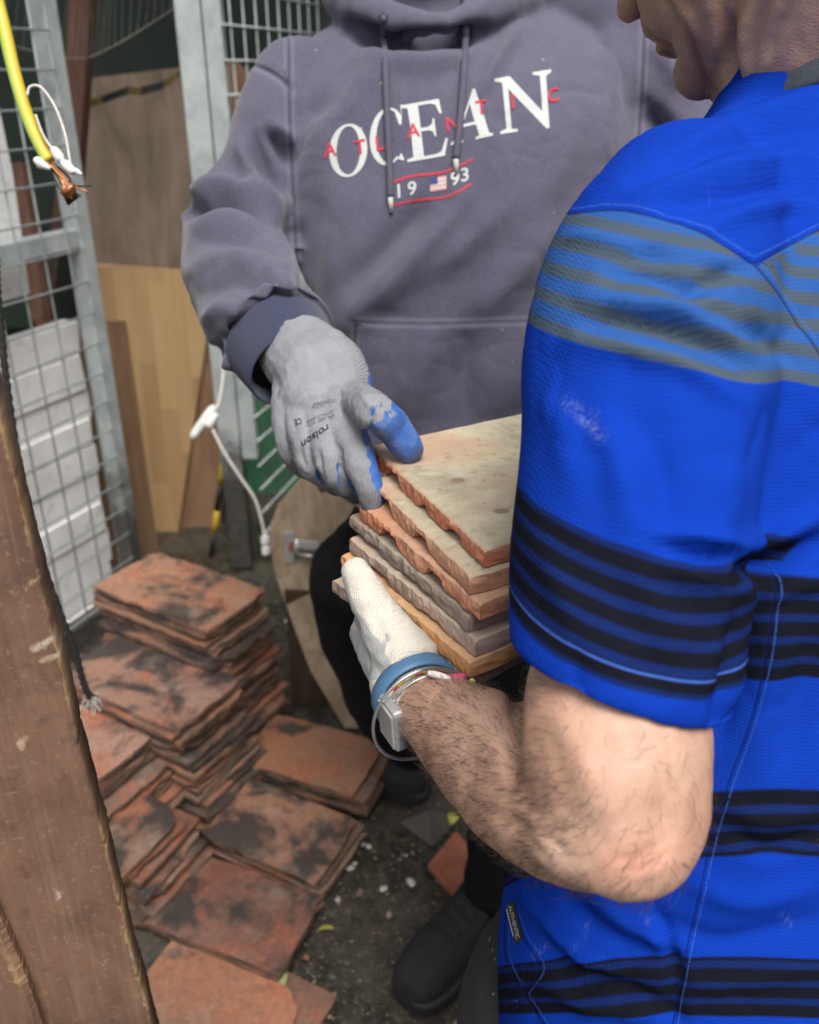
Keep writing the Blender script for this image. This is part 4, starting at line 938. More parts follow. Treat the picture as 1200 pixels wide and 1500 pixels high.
HP = empty('person', (.12, 1.2, 0), 'person in a faded grey hoodie and black trousers, holding tiles in a grey glove', 'person')
def hoodie():
    rt_ = unit(A3(.97, .2, .0)); fr = A3(.2, -.97, 0); B = Blob()
    def ring(xl, xr, y, t, hd, e=2.4, dy=0):
        c = D((xl + xr) / 2, y, t); hw = (xr - xl) / 2 * t / F; return (c, rt_ * hw, fr * hd, e)
    B.loft([ring(560, 735, -22, 1.235, .075, 2.), ring(505, 850, 22, 1.225, .1, 2.1), ring(440, 945, 70, 1.215, .115, 2.2), ring(424, 950, 130, 1.205, .128), ring(424, 948, 220, 1.2, .135), ring(428, 945, 340, 1.21, .138),
            ring(450, 935, 440, 1.225, .142), ring(478, 925, 520, 1.24, .148), ring(497, 915, 610, 1.26, .15), ring(500, 905, 700, 1.28, .15)], n=80, seg=64)
    # his right arm, bent and reaching toward the tiles
    SL = [(440, 128, 1.17), (412, 190, 1.16), (388, 262, 1.165), (358, 322, 1.155), (350, 385, 1.10), (376, 446, 1.02), (412, 500, .955)]; SR = [.064, .063, .063, .07, .07, .066, .0615]
    B.chain([D(*p) for p in SL], SR, n=50, seg=28)
    B.ell(D(318, 316, 1.15), A3(.048, 0, .0), A3(0, .05, 0), A3(0, 0, .03)); B.ell(D(330, 420, 1.06), A3(.045, 0, 0), A3(0, .05, 0), A3(0, 0, .055))
    B.ell(D(352, 478, 1.0), A3(.042, 0, 0), A3(0, .04, 0), A3(0, 0, .04))
    # his left arm, going back behind the other man
    B.chain([D(905, 120, 1.235), D(965, 165, 1.22), D(1010, 260, 1.21), D(1040, 400, 1.18), D(1000, 560, 1.1), D(930, 640, 1.0)], [.085, .088, .078, .068, .058, .05], n=44, seg=24)
    B.chain([D(770, -15, 1.25), D(890, 35, 1.24), D(950, 120, 1.235)], [.07, .088, .085], n=20)
    # hood lying round the neck
    for pts, r in (([(492, -55, 1.26), (508, -6, 1.17), (548, 22, 1.115), (600, 36, 1.085), (650, 34, 1.085)], [.03, .033, .027, .02, .012]), ([(830, -70, 1.28), (785, -22, 1.19), (735, 4, 1.13), (690, 24, 1.10), (652, 40, 1.085)], [.034, .034, .026, .018, .012])):
        B.chain([D(*p) for p in pts], r, n=30)
    B.chain([D(492, -55, 1.26), D(560, -110, 1.38), D(660, -130, 1.42), D(770, -110, 1.38), D(830, -70, 1.28)], [.04, .06, .065, .06, .04], n=30)
    S = B.grow(.0042, 6)
    c0 = D(410, 500, .962); ax = unit(D(447, 560, .90) - D(408, 497, .965)); h = (S.V - c0) @ ax; m_ = (h > 0) & (np.linalg.norm(S.V - c0, axis=1) < .12) & (proj(S.V)[:, 2] < 1.03); S.V[m_] -= np.outer(h[m_], ax); hm = smst(.016, .0, np.abs((S.V - c0) @ ax)) * (np.linalg.norm(S.V - c0, axis=1) < .1); S.smooth(8, .5, hm)
    V0 = S.V.copy()
    S.fold([
        ([(273, 300), (300, 305), (330, 297), (362, 309), (398, 335)], -.017, 11), ([(278, 285), (320, 276), (372, 288), (425, 318)], .009, 16),
        ([(288, 330), (340, 326), (395, 350), (432, 405)], .008, 14), ([(296, 354), (355, 350), (395, 362), (412, 385)], -.006, 10), ([(286, 395), (340, 380), (400, 402), (432, 448)], .006, 16),
        ([(300, 432), (350, 412), (400, 428), (440, 465)], -.005, 13), ([(392, 196), (408, 216), (422, 240)], -.0085, 8), ([(404, 180), (420, 198), (432, 214)], .006, 9), ([(372, 210), (384, 240), (402, 276)], -.008, 11),
        ([(352, 200), (362, 245), (384, 285)], .006, 14), ([(412, 300), (424, 330), (430, 360)], -.005, 9), ([(345, 240), (352, 262), (356, 285)], -.004, 10), ([(405, 255), (415, 290), (420, 310)], .003, 9),
        ([(312, 520), (335, 492), (356, 472)], -.007, 9), ([(330, 540), (352, 512), (372, 480)], .006, 10), ([(362, 560), (366, 520), (380, 492)], -.006, 8), ([(300, 470), (325, 455), (350, 452)], .005, 12),
        ([(372, 96), (398, 106), (430, 132)], -.004, 4),
        # body
        ([(676, 298), (620, 360), (555, 432), (515, 470)], .010, 24), ([(740, 300), (690, 352), (630, 400)], .006, 20), ([(640, 300), (590, 345), (520, 420)], -.008, 22), ([(812, 330), (760, 400), (700, 462)], .007, 24),
        ([(560, 60), (520, 130), (480, 180)], .006, 20), ([(530, 90), (490, 150), (455, 175)], -.006, 18), ([(760, 40), (735, 80), (705, 130)], .006, 12), ([(500, 110), (470, 210), (450, 300)], .005, 24),
        ([(850, 120), (820, 240), (770, 330)], .006, 30), ([(900, 60), (890, 150), (880, 240)], .006, 22), ([(780, 480), (750, 540), (735, 610)], .008, 22), ([(640, 480), (610, 540), (600, 610)], .007, 26), ([(690, 480), (680, 545), (685, 620)], -.006, 22),
        ([(470, 250), (455, 330), (450, 420)], -.005, 22), ([(600, 60), (660, 62), (700, 44)], -.012, 15), ([(515, 40), (560, 62), (610, 66)], -.014, 13), ([(545, 80), (620, 92), (690, 70)], .007, 18),
        ([(945, 160), (965, 190), (985, 215)], -.015, 18), ([(955, 60), (985, 105), (1010, 130)], .006, 16)], (.8, 1.3), 2.3)
    # the pouch pocket is a second layer of cloth
    pr = proj(S.V); fc = S.facing()
    pk = np.array([(522, 472), (640, 474), (772, 470), (905, 468)], float); inside = smst(-3, 4, -above(pr[:, :2], pk)) * smst(0, 6, polyside(pr, [(522, 470), (516, 520), (480, 640)])) * (fc > .1) * (pr[:, 2] < 1.25)
    S.V = S.V + S.normals() * (inside * .006)[:, None]
    S.rumple(.0035, 9, 1).rumple(.0012, 30, 4).crease(.0035, 9, 2, (1.5, 1.5, .8)).crease(.0016, 26, 6)
    S.smooth(1, .4)
    # seams: armholes, pocket edge, shoulder
    pr = proj(S.V); seam = np.full(len(S.V), 1.)
    for poly in ([(423, 60), (424, 150), (428, 250), (433, 350), (437, 430), (440, 480)], [(372, 94), (396, 104), (416, 118), (426, 134)], [(945, 20), (942, 100), (938, 170), (935, 230)], [(522, 472), (640, 474), (772, 470), (905, 468)], [(522, 474), (517, 520), (500, 600)]):
        d = sdist(pr[:, :2], catmull(poly, 40)) * pr[:, 2] / F; m_ = (np.abs(d) < np.abs(seam)) & (fc > 0) & (pr[:, 2] < 1.25); seam[m_] = d[m_]
    S.o = S.obj('hoodie', MFLEECE, HP, {'seam': seam})
    return S
def polyside(pr, poly):
    P = catmull(poly, 20); P = P[np.argsort(P[:, 1])]; return pr[:, 0] - np.interp(pr[:, 1], P[:, 1], P[:, 0])
SH = hoodie(); BH = SH.bvh()

def cuff():
    # ribbed cuff: a loft along the forearm
    c0, c1, c2 = D(408, 497, .965), D(432, 535, .925), D(447, 560, .90)
    ax = unit(c2 - c0); a = unit(np.cross(ax, A3(.2, -.9, .4))); b = np.cross(ax, a); V = []; Fc = []; at = []; seg = 96
    prof = [(-.03, .056), (-.022, .0605), (-.012, .0605), (.006, .058), (.024, .0555), (.040, .0535), (.047, .0515), (.046, .0485), (.02, .046)]
    for s_, r in prof:
        for k in range(seg):
            th = 2 * math.pi * k / seg; rr = r * (1 + .012 * math.sin(3 * th + 1)); V.append(c0 + ax * (s_ + .022) + (a * math.cos(th) * .98 + b * math.sin(th) * .86) * rr); at.append(th * rr if k < seg else 0)
    for j in range(len(prof) - 1):
        for k in range(seg): Fc.append((j * seg + k, j * seg + (k + 1) % seg, (j + 1) * seg + (k + 1) % seg, (j + 1) * seg + k))
    at = [(k % seg) / seg * 6.28318 for k in range(len(V))]
    at = [round(x / 6.28318 * 96) / 96 * 6.28318 * 2 / 2 for x in at]
    o = fixn(mk('cuff', V, Fc, MRIB, None, True, {'ring': [x * .28 for x in at]})); rel(o, HP); sd = o.modifiers.new('s', 'SUBSURF'); sd.levels = 1; sd.render_levels = 2
cuff()

# prints on the chest
MPRINT = m_plain('white_print', (.52, .55, .53), .8, .08, 300); MPRED = m_plain('red_print', (.5, .035, .06), .8, .15, 300); MPNAVY = m_plain('navy_print', (.04, .06, .2), .8, .1)
MPLIGHT = m_plain('pale_red_print', (.62, .3, .3), .8, .1)
def arc(cx, cy, rx, ry, a0, a1, n=28): return [(cx + rx * math.cos(math.radians(a0 + (a1 - a0) * i / n)), cy + ry * math.sin(math.radians(a0 + (a1 - a0) * i / n))) for i in range(n + 1)]
GL = {
 'O': [arc(.5, .5, .5, .5, 0, 357, 40), arc(.5, .5, .31, .455, 0, 357, 40)],
 'C': [arc(.52, .5, .52, .5, 38, 318, 36) + [(.99, .04), (.96, .02)] + arc(.56, .5, .37, .455, 312, 52, 36)[1:-1] + [(.86, .66), (.93, .66), (.95, 1.0), (.91, 1.0)]],
 'E': [[(0, 0), (.88, 0), (1, .3), (.95, .3), (.82, .09), (.7, .055), (.4, .055), (.4, .49), (.58, .49), (.68, .45), (.7, .36), (.74, .36), (.74, .68), (.7, .68), (.68, .59), (.58, .55), (.4, .55), (.4, .945), (.68, .945), (.8, .91), (.88, .74), (.93, .74), (.9, 1), (0, 1), (0, .955), (.15, .93), (.17, .5), (.15, .07), (0, .045)]],
 'A': [[(0, 0), (.3, 0), (.3, .04), (.2, .07), (.26, .3), (.6, .3), (.69, .07), (.6, .04), (.6, 0), (1.02, 0), (1.02, .04), (.92, .08), (.56, 1.02), (.5, 1.02), (.12, .09), (0, .04)], [(.28, .36), (.43, .74), (.57, .36)]],
 'N': [[(0, 0), (.32, 0), (.32, .04), (.21, .07), (.2, .78), (.84, -.03), (.9, -.03), (.9, .9), (1.0, .95), (1.0, 1), (.66, 1), (.66, .955), (.79, .92), (.79, .28), (.24, 1), (-.04, 1), (-.04, .955), (.1, .9), (.12, .08), (0, .045)]]}
PRT = []
def lay(bvh, V, Fc, o, ex, ey, name, mat, lift=.0008): 
    return print_on(bvh, V, Fc, o, ex, ey, name, mat, SH.o, lift)
for ch, o, ex, ey in (('O', (483, 263), (56, -7), (-1, -78)), ('C', (543, 248), (50, -11), (-2, -84)), ('E', (597, 238), (62, -11), (-10, -83)), ('A', (660, 213), (61, -14), (2, -74)), ('N', (733, 197), (80, -13), (-6, -82))):
    lay(BH, *glyph_mesh(GL[ch]), o, ex, ey, 'letter', MPRINT)
for ch, x, y in (('A', 475, 232), ('T', 521, 228), ('L', 552, 222), ('A', 597, 204), ('N', 655, 194), ('T', 698, 170), ('I', 750, 160), ('C', 803, 152)):
    V, Fc = font_mesh(ch); lay(BH, V, Fc, (x, y), (19, -4), (-2, -21), 'red_letter', MPRED, .0014)
def strip(pts, wd, name, mat, lift=.0008):
    P = catmull(pts, 30); V = []; Fc = []
    for i, p in enumerate(P): V += [(p[0], p[1] - wd / 2), (p[0], p[1] + wd / 2)]
    for i in range(29): Fc.append((2 * i, 2 * i + 1, 2 * i + 3, 2 * i + 2))
    lay(BH, np.array(V), Fc, (0, 0), (1, 0), (0, 1), name, mat, lift)
strip([(574, 267), (605, 258), (650, 252), (692, 234)], 3.4, 'red_line', MPRED); strip([(574, 301), (610, 293), (655, 288), (692, 269)], 3.4, 'red_line', MPRED)
for tx, x, y in (('1', 583, 290), ('9', 598, 287), ('9', 661, 273), ('3', 676, 267)):
    V, Fc = font_mesh(tx); lay(BH, V, Fc, (x, y), (20, -4), (-1, -20), 'numeral', MPRINT)
for k in range(7): strip([(630, 279.5 - k * 2.9 + 0), (654, 276 - k * 2.9)], 2.9, 'flag_stripe', MPLIGHT if k % 2 == 0 else MPRINT, .0008)
strip([(630, 265.5), (641, 264)], 10, 'flag_canton', MPNAVY, .0013)
# drawstrings
MSTR = m_plain('drawstring_cord', (.09, .085, .12), .9, .3, 500)
def drawstring(px, r, knot):
    P = []
    for x, y in catmull(px, 40):
        p, n = hit(BH, x, y)
        if p is None: p = D(x, y, 1.08); n = A3(0, -1, 0)
        P.append(p + unit(CAM - p) * r * 1.9)
    P = np.array(P); 
    for _ in range(6): P[1:-1] = (P[:-2] + P[2:]) / 2
    o = tube('drawstring', P, r, MSTR, seg=12); rel(o, HP)
    e = tube('string_tip', [P[-1], P[-1] + A3(.001, 0, -.018)], [r * .8, r * .6], MPRINT if knot else MSTR, seg=10); rel(e, o)
drawstring([(562, 26), (564, 80), (567, 160), (571, 240), (572, 288)], .0042, True)
drawstring([(683, -22), (682, 60), (678, 130), (673, 190), (668, 232)], .0045, True)
B = Blob(); B.ell(D(562, 26, 1.075), A3(.006, 0, 0), A3(0, .004, 0), A3(0, 0, .005)); rel(mk('eyelet', B.V, B.F, m_plain('eyelet', (.02, .02, .025), .4), None, True), HP)

# grey glove, gripping the corner of the stack
tpl = lambda px, py, z: float(proj(Zp(px, py, z))[2])
def m_glove_grey():
    t = NT('grey_knit_glove'); v = t.coord(); b = t.attr('blue'); n1 = t.noise(v, 30, 5, .6); n2 = t.noise(v, 220, 3, .6)
    rib = t.wave(t.n('Mapping', {0: v, 2: (0, 0, .35), 3: (1, 1, 1)}).outputs[0], 150, .6, 1)
    c = t.ramp(n1, [(.3, (.235, .245, .265)), (.7, (.33, .34, .36))]); c = t.mix(t.math('MULTIPLY', rib, .3), c, (.2, .205, .23))
    dk = t.attr('dirt'); c = t.mix(t.math('MULTIPLY', dk, t.ramp(n1, [(.3, .4), (.6, 1.)])), c, (.1, .1, .115))
    bl = t.mix(t.ramp(n1, [(.5, 0), (.7, .7)]), (.06, .16, .5), (.3, .36, .48)); m_ = t.sstep(t.math('ADD', b, t.math('MULTIPLY', t.math('SUBTRACT', n1, .5), .5)), -.03, .05)
    c = t.mix(m_, c, bl); bt = t.attr('bdirt'); c = t.mix(t.math('MULTIPLY', bt, t.ramp(n1, [(.35, .3), (.6, .95)])), c, (.07, .075, .1))
    t.p(Base_Color=c, Roughness=t.mix(m_, (.9, .9, .9), (.55, .55, .55)), Normal=t.bump(t.math('ADD', t.math('MULTIPLY', rib, t.math('SUBTRACT', 1., m_)), n2), .4, .0012)); return t.m
def glove_grey():
    B = Blob(); pr_ = lambda L: [D(*p[:3]) for p in L]; rr = lambda L: [p[3] * p[2] / F for p in L]
    tt = tpl(600, 668, 1.045)
    fingers = [
        [(478, 560, .885, 46), (500, 600, .835, 42), (514, 640, .795, 30), (527, 676, .772, 25), (541, 712, .768, 21), (545, 736, .77, 18)],
        [(462, 560, .885, 46), (476, 610, .835, 38), (482, 655, .80, 28), (488, 692, .79, 23), (505, 718, .80, 19), (522, 735, .82, 16)],
        [(448, 565, .885, 44), (450, 610, .845, 36), (452, 648, .815, 27), (455, 682, .81, 22), (474, 706, .825, 19), (495, 722, .845, 16)],
        [(440, 570, .885, 40), (430, 610, .855, 32), (428, 640, .835, 24), (428, 664, .835, 20), (442, 686, .85, 18), (462, 700, .865, 15)],
        [(480, 560, .88, 42), (520, 588, .83, 32), (548, 603, tt - .035, 29), (575, 626, tt - .025, 27), (594, 650, tt - .018, 24), (600, 658, tt - .016, 21)]]
    fingers[1:4] = [[(x, y if y < 640 else 640 + (y - 640) * .86, t_, r_ * 1.04) for x, y, t_, r_ in L] for L in fingers[1:4]]
    for L in fingers: B.chain(pr_(L), rr(L), n=36, seg=18)
    B.chain(pr_([(432, 515, .93), (464, 552, .885), (470, 600, .85)]), [.0395, .0425, .037], n=20); B.chain(pr_([(445, 510, .925), (484, 545, .88), (505, 590, .845)]), [.035, .037, .029], n=20)
    B.ell(D(470, 590, .858), A3(.043, 0, 0), A3(0, .028, 0), A3(0, 0, .04))
    S = B.grow(.0014, 10); 
    S.fold([([(497, 655), (499, 690), (502, 715)], -.0035, 4), ([(467, 660), (469, 690), (476, 708)], -.0035, 4), ([(440, 648), (441, 668), (448, 684)], -.003, 4),
            ([(545, 604), (542, 625), (540, 650)], -.003, 5), ([(418, 600), (430, 640), (436, 655)], .0018, 7), ([(520, 555), (540, 590), (552, 590)], .002, 7), ([(432, 620), (432, 640)], -.002, 5),
            ([(430, 560), (470, 548), (512, 558)], -.0015, 5), ([(425, 580), (470, 566), (516, 575)], .001, 5), ([(560, 592), (568, 602), (572, 612)], -.0018, 4), ([(575, 598), (584, 612), (588, 622)], .0015, 4)], (.6, .95))
    S.rumple(.0011, 60, 3).rumple(.0005, 170, 2)
    N = S.normals(); pr = proj(S.V); d = unit(A3(.9, .0, -.4))
    bl = (N @ d) - .5 + .32 * smst(515, 535, pr[:, 0]) - .5 * smst(600, 540, pr[:, 1])
    thumb = smst(540, 552, pr[:, 0]); bl = np.where(pr[:, 0] > 543, np.maximum(bl, (N @ unit(A3(.1, -.3, -.95))) - .05 + .35 * smst(578, 606, pr[:, 0])), bl)
    bl = bl - .5 * smst(712, 735, pr[:, 1]); fade = smst(500, 560, pr[:, 1]); bl = np.minimum(bl, -.4 + fade * 2)
    dirt = smst(690, 735, pr[:, 1]) * .75 + .55 * np.exp(-((pr[:, 0] - 428) / 16) ** 2) * smst(610, 650, pr[:, 1])
    tip = np.exp(-(polydist(pr[:, :2], np.array([[560., 655], [585, 672], [602, 674], [614, 660]]))[0] / 8) ** 2) + smst(722, 742, pr[:, 1]) + np.exp(-(polydist(pr[:, :2], np.array([[543., 625], [560, 640], [575, 660]]))[0] / 5) ** 2)
    o = S.obj('glove', m_glove_grey(), HP, {'blue': bl, 'dirt': np.clip(dirt, 0, 1), 'bdirt': np.clip(tip, 0, 1)}); o['label'] = 'grey knitted glove with blue dipped palm'
    bv = S.bvh(); MP = m_plain('glove_print', (.03, .03, .04), .8, .2); MPF = m_plain('glove_print_faint', (.15, .15, .17), .8, .2)
    def word(tx, o_, ex, ey, m_, nm='glove_print'):
        V, Fc = font_mesh(tx); V = V / np.array([V[:, 0].max(), 1.]); print_on(bv, V, Fc, o_, ex, ey, nm, m_, o, .0006)
    word('rolson', (480, 621), (-39, 26), (2, 11), MP)
    word('NITRILE GRIP', (489, 600), (-40, 16), (0, 4), MPF); word('EN 388  4121', (490, 606), (-42, 16), (0, 4), MPF); word('Workwear', (494, 582), (-36, 9), (0, 7), MPF); word('CE', (441, 612), (-10, 3), (2, 9), MP); word('10/XL', (478, 590), (-20, 7), (0, 5), MPF)
glove_grey()

# trousers, legs, shoes, head and neck, left hand
def hoodie_rest():
    B = Blob()
    hipc = D(690, 700, 1.3); B.loft([(hipc + A3(0, 0, .03), X * .165, Yv * .115, 2.2), (hipc + A3(0, 0, -.08), X * .17, Yv * .12, 2.2), (hipc + A3(-.01, .0, -.16), X * .165, Yv * .11, 2.2)])
    rk = D(520, 870, 1.42); ra = Zp(597, 1118, .07); lk = A3(.17, 1.07, .48); la = A3(.145, 1.06, .1)
    hR = hipc + A3(-.085, 0, -.1); hL = hipc + A3(.085, 0, -.1)
    B.chain([hR, (hR + rk) / 2 + A3(-.012, -.01, 0), rk, (rk + ra) / 2 + A3(-.012, .0, 0), ra + A3(.02, .02, .03)], [.1, .088, .072, .064, .058], n=40, seg=24)
    B.chain([hL, lk + A3(0, 0, .1), lk, (lk + la) / 2 + A3(0, .015, 0), la + A3(0, 0, .02)], [.1, .08, .07, .062, .055], n=40, seg=24)
    S = B.grow(.006, 6); S.rumple(.008, 9, 2).rumple(.004, 22, 5); S.obj('trousers', MTROUSER, HP)
    for nm, heel, toe in (('shoe', ra * A3(1, 1, 0) + A3(.03, .06, 0), Zp(572, 1128, 0) + A3(.02, -.1, 0)), ('shoe', la * A3(1, 1, 0) + A3(.03, .05, 0), Zp(592, 1478, .0))):
        shoe(HP, heel, toe)
    # body: head, neck, hands stay one continuous skin under the clothes
    f = unit(A3(-.1, -.82, -.56)); l = unit(np.cross(Zv, f)) ; u = unit(np.cross(f, l)); chin = D(640, -12, 1.145); O = chin - (f * .1 - u * .115)
    B = Blob(); head_blob(B, O, f, l, u, D(650, 40, 1.25)); 
    B.loft([(D(650, 30, 1.25), X * .1, Yv * .06, 2), (D(670, 120, 1.24), X * .16, Yv * .08, 2), (D(690, 350, 1.24), X * .15, Yv * .085, 2), (hipc, X * .13, Yv * .085, 2)])
    B.chain([D(445, 140, 1.19), D(365, 330, 1.17), D(452, 548, .895), D(475, 620, .845)], [.032, .03, .026, .02], n=40)
    B.chain([D(905, 130, 1.235), D(965, 170, 1.22), D(1010, 260, 1.21), D(1040, 400, 1.18), D(1000, 560, 1.1), D(930, 640, 1.0)], [.045, .045, .043, .04, .034, .027], n=40)
    hand(B, D(930, 640, 1.0), unit(D(840, 690, .93) - D(930, 640, 1.0)), A3(0, 0, -1), 1)
    S = B.grow(.003, 6); r = (S.V - O); st = smst(-.02, -.05, r @ u) * smst(.0, .03, r @ f) * smst(-.16, -.12, r @ u)
    S.obj('body', MSKIN_D, HP, {'red': np.zeros(len(S.V)), 'stubble': st * .9}); head_extras(HP, O, f, l, u, MHAIR, (.06, .035, .02))
def hand(B, w_, d, palm, side):
    """a relaxed five-fingered hand grown into a body; d along the fingers, palm the way the palm faces"""
    s = unit(np.cross(d, palm)) * side
    B.ell(w_ + d * .05, d * .052, s * .042, palm * .016)
    for k, (o_, L) in enumerate(((-.03, .068), (-.01, .078), (.011, .073), (.031, .058))):
        a = w_ + d * .088 + s * o_; B.chain([a - d * .03, a, a + d * L * .45 + palm * .006, a + d * L * .8 + palm * .022, a + d * L * .92 + palm * .034], [.0095, .0095, .0088, .008, .007], n=16, seg=12)
    a = w_ + d * .03 - s * .035; B.chain([a + s * .015, a - s * .012 + d * .02, a - s * .022 + d * .045 + palm * .012, a - s * .02 + d * .066 + palm * .024], [.013, .012, .0105, .008], n=16, seg=12)
MSHOE = m_plain('black_shoe_knit', (.016, .016, .018), .85, .35, 160); MSOLE = m_plain('black_rubber_sole', (.02, .02, .021), .6, .2)
def shoe(root, heel, toe):
    d = unit(toe - heel); L = np.linalg.norm(toe - heel); s = unit(np.cross(Zv, d)); q = lambda a, b, c: heel + d * a * L + s * b + Zv * c
    B = Blob()
    rings = [(.0, .022, .03, .03), (.06, .036, .05, .05), (.25, .04, .06, .058), (.45, .042, .052, .052), (.65, .047, .04, .042), (.83, .046, .033, .034), (.95, .036, .026, .028), (1.0, .018, .02, .022)]
    B.loft([(q(a, 0, .018 + c), s * w_, Zv * h, 2.3) for a, w_, c, h in [(a, w_, c * .95, h * .98) for a, w_, c, h in rings]], n=50, seg=28)
    B.chain([q(.17, 0, .07), q(.15, 0, .13)], [.05, .052])
    S = B.grow(.0035, 5); S.rumple(.002, 40, 2); u_ = S.obj('shoe_upper', MSHOE, root)
    B = Blob(); B.loft([(q(a, 0, .017), s * (w_ + .005), Zv * .016, 5) for a, w_, c, h in rings], n=40, seg=32); rel(fixn(mk('sole', B.V, B.F, MSOLE, None, False)), u_)
    bv = S.bvh()
    for k in range(5):
        a = .36 + k * .075; P = []
        for x in np.linspace(-.026, .026, 9):
            h_ = bv.ray_cast(Vector(q(a + .02 * (k % 2) * x / .026, x, .3)), Vector((0, 0, -1)))
            if h_[0] is not None: P.append(np.array(h_[0]) + Zv * .002)
        if len(P) > 3: rel(tube('lace', P, .0028, MSHOE, seg=7), u_)
hoodie_rest()
# ------------------------------------------------------------------ the man in the blue jersey
BP = empty('person', (.2, .6, 0), 'person in a striped royal blue jersey and white glove, bending to hold the tiles', 'person')
jr = unit(A3(.50, .866, 0)); jf = unit(A3(-.866, .50, 0))                # his right, his front
SLV = [D(1000, 335, .575), D(965, 420, .545), D(948, 540, .525), D(936, 700, .512), D(924, 840, .497), D(914, 968, .484)]
SLR = [.066, .0735, .0735, .0705, .067, .0635]
TOR = [(1.372, (.288, .702), .058, .054, 2.), (1.335, (.283, .692), .08, .06, 2.1), (1.29, (.272, .68), .122, .082, 2.2), (1.235, (.258, .668), .17, .112, 2.3), (1.14, (.25, .635), .186, .125, 2.3), (1.0, (.258, .578), .172, .125, 2.3),
       (.87, (.238, .54), .166, .146, 2.3), (.76, (.238, .502), .168, .156, 2.3), (.645, (.238, .478), .172, .156, 2.3)]
def m_jersey():
    t = NT('blue_striped_jersey'); v = t.coord()
    arm = t.attr('arm'); ss = t.attr('ss'); ts = t.attr('ts'); yk = t.attr('yk'); sraw = t.attr('seam'); seam = t.math('ABSOLUTE', sraw); fv = t.attr('fuv', 'Vector')
    n1 = t.noise(v, 6, 3, .5); bl = t.mix(n1, (.004, .034, .34), (.007, .05, .42))
    navy = (.008, .02, .105); blk = (.008, .009, .014); grey = (.066, .095, .13); lb = (.03, .1, .33)
    def win(x, a, b, e=.0012): return t.math('MULTIPLY', t.sstep(x, a - e, a + e), t.math('SUBTRACT', 1., t.sstep(x, b - e, b + e)))
    def stripes(x, per, duty, e=.07):
        f_ = t.math('FRACT', t.math('MULTIPLY', x, 1 / per)); return t.math('MULTIPLY', t.sstep(f_, 0., e), t.math('SUBTRACT', 1., t.sstep(f_, duty, duty + e)))
    wob = t.math('ADD', ss, t.math('MULTIPLY', t.math('SUBTRACT', t.noise(v, 45, 3), .5), .0012))
    # sleeve: grey and pale blue bands on the cap, black and navy bands above the hem
    cs = bl
    cap = t.mix(stripes(t.math('ADD', wob, 10.0), .0185, .46, .2), lb, grey); cs = t.mix(win(ss, -.4, .0), cs, cap)
    low = t.mix(stripes(t.math('ADD', wob, 10.0), .0145, .6, .2), navy, blk); cs = t.mix(win(ss, .104, .178), cs, low)
    cs = t.mix(win(ss, .1665, .168, .0006), cs, (.05, .12, .46))
    # body: three black and navy bands
    tw = t.math('ADD', ts, t.math('MULTIPLY', t.math('SUBTRACT', t.noise(v, 45, 3), .5), .0012))
    ct = bl; lowt = t.mix(stripes(tw, .0125, .64, .18), navy, blk)
    for a_, b_ in ((.0, .0592), (.125, .1665), (.232, .272)): ct = t.mix(win(ts, a_, b_), ct, lowt)
    capt = t.mix(stripes(t.math('ADD', tw, 10.), .018, .5, .1), lb, grey); ct = t.mix(win(ts, -.4, -.10), ct, capt)
    c = t.mix(t.sstep(arm, -.0008, .0008), cs, ct)
    c = t.mix(t.sstep(yk, -.0008, .0008), c, bl)
    st = t.math('ABSOLUTE', t.math('ADD', sraw, .0032)); dash = t.sstep(t.noise(v, 420, 1), .3, .4)
    c = t.mix(t.math('MULTIPLY', t.math('MULTIPLY', t.sstep(st, .0008, .0003), .4), dash), c, (.05, .13, .5))
    c = t.mix(t.math('MULTIPLY', t.sstep(seam, .0011, .0003), .6), c, (.006, .01, .06))
    # knit mesh: small holes
    hol = t.n('TexVoronoi', {'Vector': t.n('Mapping', {0: fv, 3: (1.0, .75, 1.)}).outputs[0], 'Scale': 620., 'Randomness': .12}, feature='F1').outputs[0]
    c = t.mix(t.math('MULTIPLY', t.ramp(hol, [(.18, .2), (.42, 0)]), 1.), c, t.mix(.6, c, (.0, .004, .05)))
    dust = t.noise(t.n('Mapping', {0: v, 2: (.3, .5, .2), 3: (60, 60, 14)}).outputs[0], 1.5, 5, .7); dn = t.noise(v, 7, 3)
    c = t.mix(t.math('MULTIPLY', t.ramp(dust, [(.68, 0), (.78, .3)]), t.ramp(dn, [(.5, 0), (.65, 1)])), c, (.4, .43, .55))
    du = t.math('MULTIPLY', t.attr('dust'), t.ramp(t.noise(t.n('Mapping', {0: v, 3: (1, 1, .4)}).outputs[0], 420, 3, .7), [(.42, 0), (.7, .6)])); c = t.mix(du, c, (.3, .36, .6))
    h = t.math('ADD', hol, t.math('MULTIPLY', t.sstep(seam, .0, .0022), 1.0))
    t.p(Base_Color=c, Roughness=.95, Normal=t.bump(h, .35, .0012)); t.p(**{'Specular IOR Level': .04, 'Sheen Weight': .0, 'Sheen Roughness': .4})
    return t.m
def chain_d(V, pts, rads):
    P = catmull(pts, 40); R = catmull(np.c_[rads, np.zeros((len(rads), 2))], 40)[:, 0]; best = np.full(len(V), 9.); u = np.zeros(len(V))
    for i in range(40):
        d = np.linalg.norm(V - P[i], axis=1) - R[i]; m = d < best; best[m] = d[m]; u[m] = i / 39
    return best, u, P
